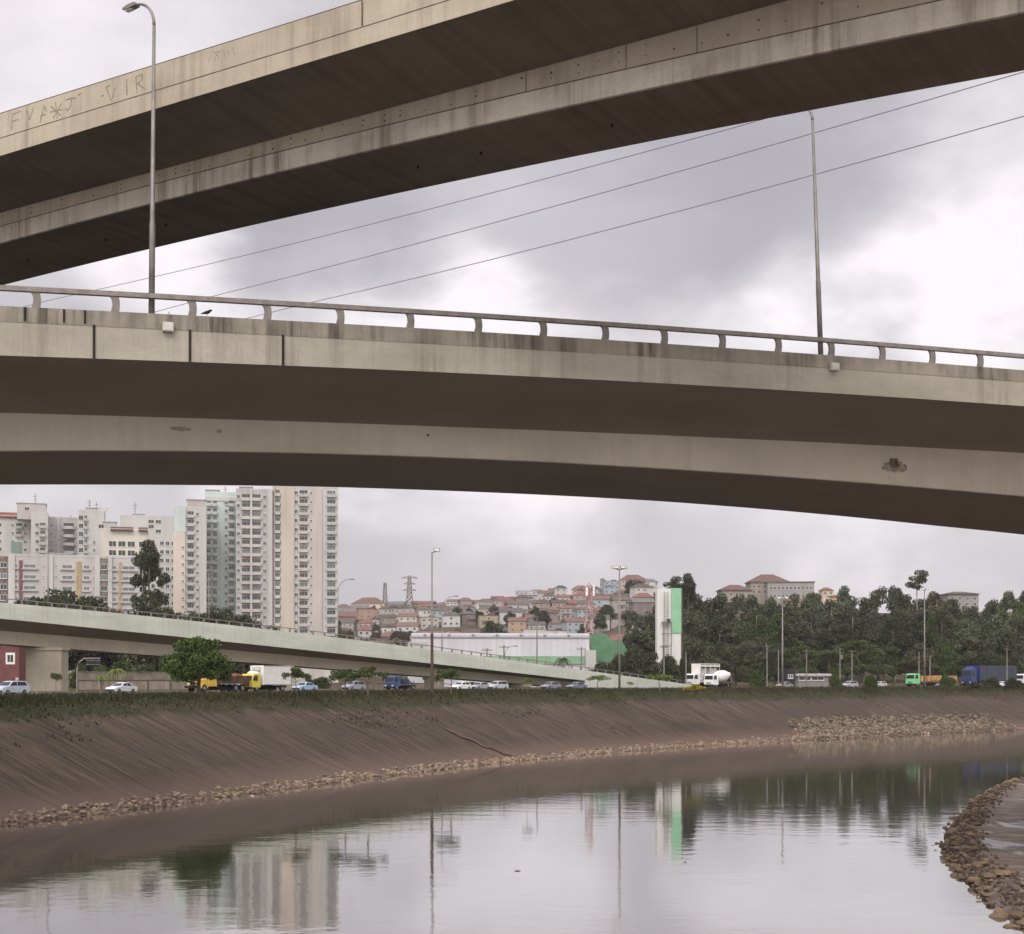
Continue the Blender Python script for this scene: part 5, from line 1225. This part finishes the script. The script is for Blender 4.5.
SPECIAL = [(368, 960, 23, 10, 7.5, 'cream', '#bfae94', 'brown', '#6b5244', 'long cream building with a brown roof near the ridge, below the pylons', False, 5), (530, 1000, 21, 10, 8.5, 'grey', '#a5a3a4', 'grey', '#77787c', 'wide grey two-storey building with arched white windows on the ridge', True, 7),
    (484, 800, 7.5, 7, 6, 'ochre', '#a59473', 'grey', '#77706a', 'small ochre cube house in the middle of the hillside', True, 2), (517, 700, 9, 8, 8, 'orange', '#a5805f', 'terracotta', '#74534a', 'tall orange house left of the two blank white walls', False, 2),
    (535, 640, 10.5, 9, 11, 'white', '#b8b0a6', 'grey', '#8a8580', 'tall blank white wall house rising behind the warehouse roof', True, 0), (556, 655, 9.5, 9, 8.5, 'white', '#b5ada2', 'brown', '#5d4c44', 'second blank white house, right of the taller one', True, 1),
    (612, 960, 11, 9, 11, 'pale blue', '#8d98a4', 'grey', '#6b6e75', 'pale blue narrow house on the ridge left of the large red roof', True, 3), (634, 985, 19, 12, 8, 'cream', '#a99584', 'terracotta', '#6f4f47', 'large house with a broad red hipped roof on the ridge', False, 5),
    (581, 1000, 13, 9, 7, 'pink', '#b08a78', 'terracotta', '#82564b', 'pink house with a bright terracotta roof on the ridge beside the antenna mast', False, 3), (561, 930, 8, 9, 9, 'white', '#a9a6a2', 'brown', '#4c4442', 'narrow white gabled house under the skyline right of the grey building', False, 2)]
for s_ in SPECIAL: house(s_[0], s_[1], *s_[2:10], flat=s_[10], yaw=hr.uniform(-.15, .15), nw=s_[11])
for nm, Y0, pmax in rows:
    px = 334.0; n = 0; Lst = []
    while px < pmax:
        w = hr.uniform(7, 12.5); wp_ = w/Y0*F; px += wp_*.55
        Lst.append((px, Y0+hr.uniform(-14, 14), w)); px += wp_*.55 + hr.choice([-1, 0, 0, 1, 2])
    for n, (p_, Y_, w) in enumerate(Lst):
        if any(abs(p_-s_[0]) < (w+s_[2])/2/Y_*F*.8 and -25 < Y_-s_[1] < 55 for s_ in SPECIAL): continue
        wn, wc = hr.choice(WALLS); rn, rc = hr.choice(ROOFS); h = hr.choice([3.4, 3.6, 6.2, 6.4]); fl2 = 'two-storey' if h > 5 else 'single-storey'; flat = hr.random() < .25
        o_ = ORD[n+1] if n+1 < len(ORD) else str(n+1)+'th'
        lab = f"{wn} {fl2} house, {'flat ' if flat else ''}{rn} roof, {o_} from left in the hillside's {nm} row"
        house(p_, Y_, w, hr.uniform(7, 10), h, wn, wc, rn, rc, lab, flat)
# big complex above the wood
B = Block('hilltop_building', 'grey hilltop institution with a long row of dark windows above the wood', 'building', 768, 814, 583.5, 800, 16, pl('#8f8780'), R(-5), GZ+hill(X(790, 800), 800), None)
for y_ in (588, 596, 604): 
    for k in range(11): B.wins(771+k*4, [y_], 1.3, 1.7)
b = MB(); b.box((0, 8, B.top+.9), (B.w+1, 17, .5)); b.build('roof', mat('#5f5754', .85, 0, .15), B.root); B.done()
def hipped(px0, px1, ye, yr, yb, Y, wc, rc, label, nw):
    B = Block('hilltop_house', label, 'house', px0, px1, ye, Y, 14, pl(wc), R(4), Z(yb, Y)-4, None); w = B.w; h = B.top; rh_ = (ye-yr)/F*Y; b = MB(); e = 1.2
    b.add([(-w/2-e,-e,h+.6),(w/2+e,-e,h+.6),(w/2+e,14+e,h+.6),(-w/2-e,14+e,h+.6),(-w*.16,7,h+.6+rh_),(w*.16,7,h+.6+rh_)], [(0,1,5,4),(2,3,4,5),(0,4,3),(1,2,5),(3,2,1,0)]); b.build('roof', mat(dull(rc, .3), .85, 0, .2, .8), B.root)
    for k in range(nw): B.wins(px0+(px1-px0)*(k+.5)/nw, [ye+3.5, ye+9], 1.5, 1.4)
    B.done()
hipped(751, 789, 583, 574.5, 610, 815, '#938678', '#6a4a42', 'hilltop house with a big red hipped roof, highest on the wooded hill', 7)
hipped(722, 752, 591, 585, 612, 790, '#8f8272', '#6d473c', 'beige hilltop house with a low brown roof left of the big red roof', 5)
hipped(948, 979, 595, 592, 610, 720, '#8f847c', '#5b4b45', 'beige and brown block seen over the gap in the right trees', 4)
for p_, y_, c_ in ((742, 603, '#b3a48f'), (752, 611, '#a89a88'), (786, 606, '#b5a283'), (797, 605, '#b0a184'), (828, 594, '#b9a588'), (833, 601, '#b89f5e')):
    house(p_, 740, 6, 6, 4, 'pale', c_, 'terracotta', '#7e4d40', f"small {'ochre' if c_ == '#b89f5e' else 'pale'} house glimpsed through the treetops, {ORD[[742,752,786,797,828,833].index(p_)+1]} from left above the wood", False, None, 'small houses glimpsed through the wood', 2, Z(y_, 740)-2)
# ------------------------------------------------------------------ trees
def crown_mesh(name, clumps, per, leaf, m, seed, flat=.8):
    """many small leaf faces gathered in clumps: (centre, radius)"""
    g = np.random.default_rng(seed); V, Fc = [], []; n = 0
    for (c, r) in clumps:
        k = int(per*(r/clumps[0][1])**2)+8
        d = g.normal(size=(k, 3)); d /= np.linalg.norm(d, axis=1)[:, None]; rad = r*g.uniform(.25, 1, k)**.45*g.uniform(.85, 1.15, k)
        p = np.array(c) + d*rad[:, None]*np.array([1, 1, flat])
        a = g.normal(size=(k, 3)); a /= np.linalg.norm(a, axis=1)[:, None]; q = np.cross(a, g.normal(size=(k, 3))); q /= np.linalg.norm(q, axis=1)[:, None]
        s = leaf*g.uniform(.6, 1.3, k)[:, None]; a = a*s; q = q*s*.55
        v = np.stack([p-a, p+q, p+a, p-q], 1).reshape(-1, 3); V.append(v); n += k
    V = np.concatenate(V); me = bpy.data.meshes.new(name); me.vertices.add(len(V)); me.vertices.foreach_set('co', V.astype(np.float32).ravel())
    me.loops.add(4*n); me.loops.foreach_set('vertex_index', np.arange(4*n, dtype=np.int32)); me.polygons.add(n)
    me.polygons.foreach_set('loop_start', np.arange(0, 4*n, 4, dtype=np.int32)); me.polygons.foreach_set('loop_total', np.full(n, 4, dtype=np.int32))
    me.materials.append(m); me.update(); me.validate(); return me
def trunk_mesh(name, H, r, limbs, m, lean=(0, 0), seed=0):
    rr = random.Random(seed); b = MB(); pts = []; n = 8
    for k in range(n+1): u = k/n; pts.append((lean[0]*u*u + rr.uniform(-1, 1)*r*.8*u, lean[1]*u*u + rr.uniform(-1, 1)*r*.8*u, H*u - .3*(k == 0)))
    b.tube(pts, [r*(1.35 if k == 0 else 1-.75*k/n) for k in range(n+1)], 8)
    for (u, c, w) in limbs:
        k = min(n-1, int(u*n)); A = Vector(pts[k]).lerp(Vector(pts[k+1]), u*n-k); D = Vector(c); md = A.lerp(D, .5) + Vector((0, 0, -.06*(D-A).length))
        b.tube([A, md, D], [w, w*.7, w*.3], 6)
    o = b.build(name, m, smooth=True); me = o.data; bpy.data.objects.remove(o); return me
PROTO = {}
def proto(key, H, clumps, per, leaf, lm, bm, r, seed, trunkH=None, flat=.8, lean=(0, 0), nl=7):
    clumps = sorted(clumps, key=lambda c: -c[1]); tH = trunkH or H*.85; rr = random.Random(seed)
    limbs = []
    for c, cr in rr.sample(clumps, min(nl, len(clumps))):
        u = min(.93, max(.2, (c[2]-.3*math.hypot(c[0], c[1])-cr*.3)/tH)); limbs.append((u, c, r*.42))
    PROTO[key] = (H, trunk_mesh('trunk', tH, r, limbs, bm, lean, seed), crown_mesh('crown', clumps, per, leaf, lm, seed, flat))
def blob(rr, n, H0, H1, R0, prof, cr0, cr1):
    out = []
    for k in range(n):
        u = rr.random(); a = rr.uniform(0, 6.28); R_ = R0*prof(u)*rr.uniform(.25, 1)**.6; out.append(((math.cos(a)*R_, math.sin(a)*R_, H0+(H1-H0)*u), rr.uniform(cr0, cr1)*(.7+.3*prof(u))))
    return out
for s in range(5):                                       # tall eucalyptus-like trees (24 m)
    rr = random.Random(100+s); cl = blob(rr, 52, 4, 22.4, 4.3, lambda u: math.sin(math.pi*min(1, .25+u*.7))**.7, 1.3, 2.2)
    proto('euc%d' % s, 24, cl, 300, .33, M['leaf_euc'], M['bark_pale'], .38, s, 22)
for s in range(3):                                       # broad dark trees (13 m)
    rr = random.Random(200+s); cl = blob(rr, 46, 2.4, 11.4, 4.8, lambda u: math.sin(math.pi*min(1, .3+u*.66))**.6, 1.3, 2.2)
    proto('broad%d' % s, 13, cl, 330, .28, M['leaf_dark'], M['bark'], .35, s, 10)
for s in range(2):                                       # layered light green trees (10 m)
    rr = random.Random(250+s); cl = []
    for k in range(26): a = rr.uniform(0, 6.28); q = rr.uniform(.5, 5.2); cl.append(((q*math.cos(a), q*math.sin(a), rr.choice([4.2, 6.2, 8.4])+rr.uniform(-.4, .4)-q*.15), rr.uniform(1.0, 1.7)))
    proto('layer%d' % s, 10, cl, 300, .24, M['leaf_layer'] if 'leaf_layer' in M else M['leaf_round'], M['bark'], .28, s, 8, .45)
for s in range(3):                                       # low bushes (4 m)
    rr = random.Random(300+s); cl = blob(rr, 26, .5, 3.2, 2.3, lambda u: math.cos(u*1.2), .7, 1.2)
    proto('bush%d' % s, 4, cl, 300, .17, M['leaf_dark'], M['bark'], .14, s, 2.6)
for s in range(3):                                       # small umbrella-shaped street trees (4.5 m)
    rr = random.Random(330+s); cl = []
    for k in range(13): a = rr.uniform(0, 6.28); q = rr.uniform(.2, 2.3); cl.append(((q*math.cos(a), q*math.sin(a), 3.6-.12*q*q*.6+rr.uniform(-.35, .4)), rr.uniform(.45, .85)))
    proto('umbrella%d' % s, 4.5, cl, 150, .13, M['leaf_bright'] if s == 2 else M['leaf_grey' if s else 'leaf_bright'], M['bark'], .11, s, 3.3, .6, (.3, 0))
rr = random.Random(400)                                  # the round dense tree (8.4 m)
cl = blob(rr, 60, 2.3, 7.3, 3.6, lambda u: math.sin(math.pi*min(1, .34+u*.6))**.55, .8, 1.35)
proto('round', 8.4, cl, 480, .17, M['leaf_round'], M['bark'], .26, 4, 6)
rr = random.Random(411); cl = []                         # sparse tall tree before the white block (23 m)
for k in range(34): u = rr.random(); a = rr.uniform(0, 6.28); q = rr.uniform(.6, 5.2)*(1-.4*u); cl.append(((q*math.cos(a), q*math.sin(a), 6+15.5*u), rr.uniform(.7, 1.45)))
cl += [((.3, 0, 22.4), 1.4), ((-1.4, .3, 20.9), 1.7), ((1.9, -.3, 20.3), 1.5), ((-3.2, .5, 18.6), 1.2)]
proto('sparse', 24, cl, 420, .3, M['leaf_dark'], M['bark'], .36, 6, 22.5)
rr = random.Random(420); cl = [((rr.uniform(-1.7, 1.7), rr.uniform(-1.5, 1.5), rr.uniform(24, 28)), rr.uniform(.6, 1.2)) for _ in range(18)] + [((rr.uniform(-2, 2), rr.uniform(-2, 2), rr.uniform(8, 20)), rr.uniform(.9, 1.6)) for _ in range(12)]
proto('spindly', 29, cl, 230, .28, M['leaf_euc'], M['bark_pale'], .3, 8, 27)
for s in range(2):                                       # loose domed street trees (4.5 m)
    rr = random.Random(360+s); cl = []
    for k in range(24): a = rr.uniform(0, 6.28); q = rr.uniform(.2, 2.5); cl.append(((q*math.cos(a), q*math.sin(a), 3.5-.14*q*q+rr.uniform(-.55, .45)), rr.uniform(.4, .8)))
    proto('street%d' % s, 4.5, cl, 210, .12, M['leaf_layer'], M['bark'], .12, s, 3.2, .65, (.3, 0))
def palm(key, seed):
    rr = random.Random(seed); b = MB()
    for k in range(15):
        a = 2*math.pi*k/15 + rr.uniform(-.2, .2); L_ = rr.uniform(1.5, 2.1); up_ = rr.uniform(.3, 1.3); pr = None
        for j in range(9):
            u = j/8; c = Vector((math.cos(a)*L_*u, math.sin(a)*L_*u, 3.2+up_*u-1.9*u*u)); s_ = Vector((-math.sin(a), math.cos(a), 0))
            if pr is not None:
                for e in (-1, 1): b.add([pr, c, c+s_*e*.33*(1-u*.6)+Vector((0,0,-.2))], [(0,1,2)])
            pr = c
    o = b.build('fronds', M['leaf_bright']); me = o.data; bpy.data.objects.remove(o); PROTO[key] = (4.2, trunk_mesh('trunk', 3.25, .13, [], M['bark'], (.15, 0), seed), me)
palm('palm', 5)
TREES = 0
def tree(key, px, ytop, Y, label, wpx=None, group=None, cat='tree', name='tree', lm=None, zb=None, rz=None, crown='crown', rr=random.Random(77)):
    H, tm, cm = PROTO[key]; x = X(px, Y); z = (GZ + hill(x, Y)) if zb is None else zb; hh = Z(ytop, Y)-z; sz = hh/H
    sx = sz if wpx is None else (wpx/F*Y)/max(.1, (max(v.co.x for v in cm.vertices)-min(v.co.x for v in cm.vertices)))
    r_ = thing(name, (x, Y, z), label, cat, group, rr.uniform(0, 6.28) if rz is None else rz); r_.scale = (sx, sx, sz)
    put('trunk', tm, r_); c = put(crown, cm, r_)
    if lm: c.data = lmesh(cm, lm)
    return r_
_lm = {}
def lmesh(cm, lm):
    k = (cm.name, lm)
    if k not in _lm: me = cm.copy(); me.materials.clear(); me.materials.append(M[lm]); _lm[k] = me
    return _lm[k]
fr = random.Random(9)
tp, ty = zip(*[(632,606),(645,604),(655,601),(666,596),(676,580),(686,573),(700,588),(715,592),(730,592),(745,593),(760,595),(775,597),(800,592),(812,583),(830,592),(845,577),(858,588),(870,590),(880,583),(895,585),(905,592),(930,590),(945,584),(955,601),(968,604),(980,601),(995,596),(1005,586),(1015,581),(1040,588)])
g1 = 'tall dark trees of the wood on the right'
def lab_tree(k, row): return f"tall dark tree, {ORD[k+1] if k+1 < len(ORD) else str(k+1)+'th'} from left in the {row} row of the wood"
px = 634.0; k = 0
while px < 1050:
    y = float(np.interp(px, tp, ty)); tree('euc%d' % fr.randrange(5), px, y + fr.uniform(-3, 7), 452+fr.uniform(-8, 8), lab_tree(k, 'back'), fr.uniform(30, 44), g1, lm=fr.choice([None, None, 'leaf_dark', 'leaf_olive', 'leaf_grey'])); px += fr.uniform(12, 18); k += 1
px = 642.0; k = 0
while px < 1050:
    y = float(np.interp(px, tp, ty))+fr.uniform(14, 28); tree('euc%d' % fr.randrange(5), px, y, 412+fr.uniform(-8, 8), lab_tree(k, 'middle'), fr.uniform(32, 46), g1, lm=fr.choice([None, 'leaf_dark', 'leaf_olive', 'leaf_layer'])); px += fr.uniform(15, 23); k += 1
px = 690.0; k = 0
while px < 1050:
    if not 785 < px < 905: tree('broad%d' % fr.randrange(3), px, fr.uniform(630, 645), 374+fr.uniform(-6, 6), f"broad dark tree, {ORD[k+1]} from left in the front row of the wood", fr.uniform(34, 46), 'broad dark trees in front of the wood', lm=fr.choice(['leaf_grey', 'leaf_olive', None]) if px > 950 else fr.choice([None, 'leaf_layer', 'leaf_olive'])); k += 1
    px += fr.uniform(18, 25)
for q, (p_, y_, w_) in enumerate(((800, 642, 40), (829, 645, 42), (858, 636, 50), (884, 642, 44))): tree('layer%d' % (q % 2), p_, y_, 358+q*4, f"layered mid green tree, {ORD[q+1]} from left before the wood", w_, 'layered mid green trees before the wood')
tree('spindly', 917.5, 567.5, 405, 'spindly bare-trunked tree with a tufted top, highest on the right', 30, g1)
tree('spindly', 672, 574, 420, 'thin half-bare tree top just above the sign tower', 24, g1); tree('sparse', 688, 571, 425, 'dense tuft-topped tree right above the green panel of the sign tower', 30, g1)
for q, (p_, y_, w_) in enumerate(((968, 616, 36), (992, 612, 42), (1016, 610, 40))): tree('euc%d' % q, p_, y_, 372+q*3, f"greyish olive tree, {ORD[q+1]} from left behind the blue lorry", w_, 'greyish olive trees behind the blue lorry', lm='leaf_grey')
# bushes massed behind the ramp foot
for q, (p_, y_, w_) in enumerate(((602, 659, 26), (617, 651, 30), (634, 645, 34), (652, 648, 34), (670, 653, 30), (686, 656, 26))): tree('bush%d' % (q % 3), p_, y_, 300+q*3, f"dark bush, {ORD[q+1]} from left in the hedge behind the ramp foot", w_, 'dark hedge bushes behind the ramp foot', 'bush', 'bush')
# around the apartments
tree('sparse', 149, 537, 372, 'tall sparse tree with gaps in its crown before the white block', 42, None)
for q, (p_, y_, w_, c_) in enumerate(((35, 590, 80, 0), (60, 584, 92, 0), (86, 590, 78, 0), (110, 599, 46, 'leaf_brown'), (146, 592, 66, 0), (170, 602, 54, 0), (196, 607, 60, 0), (218, 603, 76, 0), (244, 610, 70, 0), (268, 622, 54, 0))):
    tree('broad%d' % (q % 3), p_, y_, 300+(q % 4)*9, (f"{'brownish' if c_ else 'dark'} rounded tree, {ORD[q+1]} from left behind the ramp railing"), w_, 'rounded trees behind the ramp railing', lm=c_ or None)
tree('round', 58, 587, 296, 'wide domed dark tree behind the ramp, under the curved lamp', 92, lm='leaf_dark'); tree('round', 216, 606, 306, 'wide domed dark tree behind the ramp below the mint tower', 96, lm='leaf_dark')
tree('round', 199, 633, 158, 'round dense green tree standing over the yellow truck', 74)
for a in ((345, 666, 152, 'spreading olive tree left of the blue breakdown lorry', 34, 'street0', 'leaf_layer'), (368, 664, 150, 'spreading olive tree with a leaning trunk just left of the blue lorry', 44, 'street1', 'leaf_layer'), (296, 665, 155, 'small olive tree overlapping the white box truck', 30, 'street1', 'leaf_layer'),
    (451, 666, 168, 'light green tree right of the middle ramp pier', 34, 'street0', 'leaf_layer'), (527, 676, 175, 'tiny tree under the ramp by the last pier', 14, 'umbrella2', None), (562, 650, 275, 'dark palm-like tree behind the ramp railing at the warehouse', 20, 'palm', 'leaf_dark'),
    (597, 674, 200, 'thin umbrella-shaped tree before the retaining wall, left of the four-light mast', 28, 'umbrella2', None), (630, 681, 205, 'small sapling against the retaining wall right of the four-light mast', 9, 'umbrella2', None), (660, 673, 200, 'leafy umbrella tree at the end of the retaining wall', 30, 'umbrella0', None),
    (56, 671, 142, 'slender sapling with few leaves in front of the first pier', 17, 'umbrella2', 'leaf_layer')):
    tree(a[5], a[0], a[1], a[2], a[3], a[4], None, lm=a[6], crown='fronds' if a[5] == 'palm' else 'crown')
tree('palm', 115, 663, 172, 'light green palm left of the round tree', 26, None, 'palm', 'palm_tree', crown='fronds'); tree('palm', 102, 672, 176, 'shorter palm just left of the taller light green palm', 16, None, 'palm', 'palm_tree', crown='fronds')
for q, (p_, y_, w_) in enumerate(((79, 660, 22), (100, 664, 34), (122, 660, 38), (146, 662, 36), (168, 664, 34), (252, 670, 32), (275, 672, 28), (320, 676, 30), (508, 682, 26), (470, 681, 24))): tree('bush%d' % (q % 3), p_, y_, 262, f"green bush, {ORD[q+1]} from left behind the boundary walls", w_, 'green bushes behind the boundary walls', 'bush', 'bush', lm='leaf_layer')
tree('bush0', 695, 684.5, 205, 'low yellow shrub in front of the white mixer lorry', 24, None, 'bush', 'bush', lm='leaf_yellow')
for a in ((757, 668, 268, 'rounded green shrub at the foot of the wood left of the tall mast', 20, 'bush1', 'leaf_layer'), (871, 674, 262, 'round green shrub beside the silver estate car', 18, 'bush2', 'leaf_layer'), (835, 672, 285, 'small green shrub right of the low white shed', 14, 'bush0', 'leaf_layer'), (992, 676, 262, 'dark green shrub before the blue lorry trailer', 20, 'bush1', None), (1014, 677, 262, 'dark green shrub at the right edge under the tanker', 22, 'bush2', None), (974, 681, 262, 'low dark shrub by the blue lorry cab', 16, 'bush0', None), (947, 674, 300, 'green shrub behind the orange load', 22, 'bush1', 'leaf_layer')):
    tree(a[5], a[0], a[1], a[2], a[3], a[4], None, 'bush', 'bush', lm=a[6])
# dark trees between the houses
tr_ = random.Random(31)
HT = [(348, 560, 626, 26), (337, 590, 618, 20), (403, 600, 628, 22), (458, 790, 606, 18), (492, 600, 618, 34), (512, 850, 610, 14), (583, 620, 622, 16), (590, 900, 600, 22), (630, 700, 610, 20), (430, 560, 640, 20), (545, 860, 604, 18), (376, 680, 622, 16), (655, 860, 598, 22), (600, 700, 612, 16), (470, 640, 634, 18)]
for q in range(26):
    p_ = 336 + q*12.2 + tr_.uniform(-4, 4); Y_ = tr_.choice([570, 612, 652, 692, 735, 775, 822, 872, 925]); zb_ = GZ + hill(X(p_, Y_), Y_); HT.append((p_, Y_, HY-(zb_+tr_.uniform(6, 10)-CZ)*F/Y_, tr_.uniform(12, 20)))
HT.sort()
for q, (p_, Y_, y_, w_) in enumerate(HT):
    tree('broad%d' % (q % 3), p_, y_, Y_, f"dark tree between the hillside houses, {ORD[q+1] if q < 20 else str(q+1)+'th'} from left", w_, 'dark trees between the hillside houses', lm='leaf_olive' if q % 3 == 0 else None)
# ------------------------------------------------------------------ thin veil of city haze
b = MB(); b.box((450, 900, 60), (5600, 4800, 160)); m = bpy.data.materials.new('haze_air'); m.use_nodes = True; nt = m.node_tree; nt.nodes.clear()
out = nt.nodes.new('ShaderNodeOutputMaterial'); pv = nt.nodes.new('ShaderNodeVolumePrincipled'); pv.inputs['Color'].default_value = (.9, .88, .9, 1); pv.inputs['Density'].default_value = HAZE
nt.links.new(pv.outputs[0], out.inputs['Volume']); o = b.build('haze', m); o['kind'] = 'stuff'
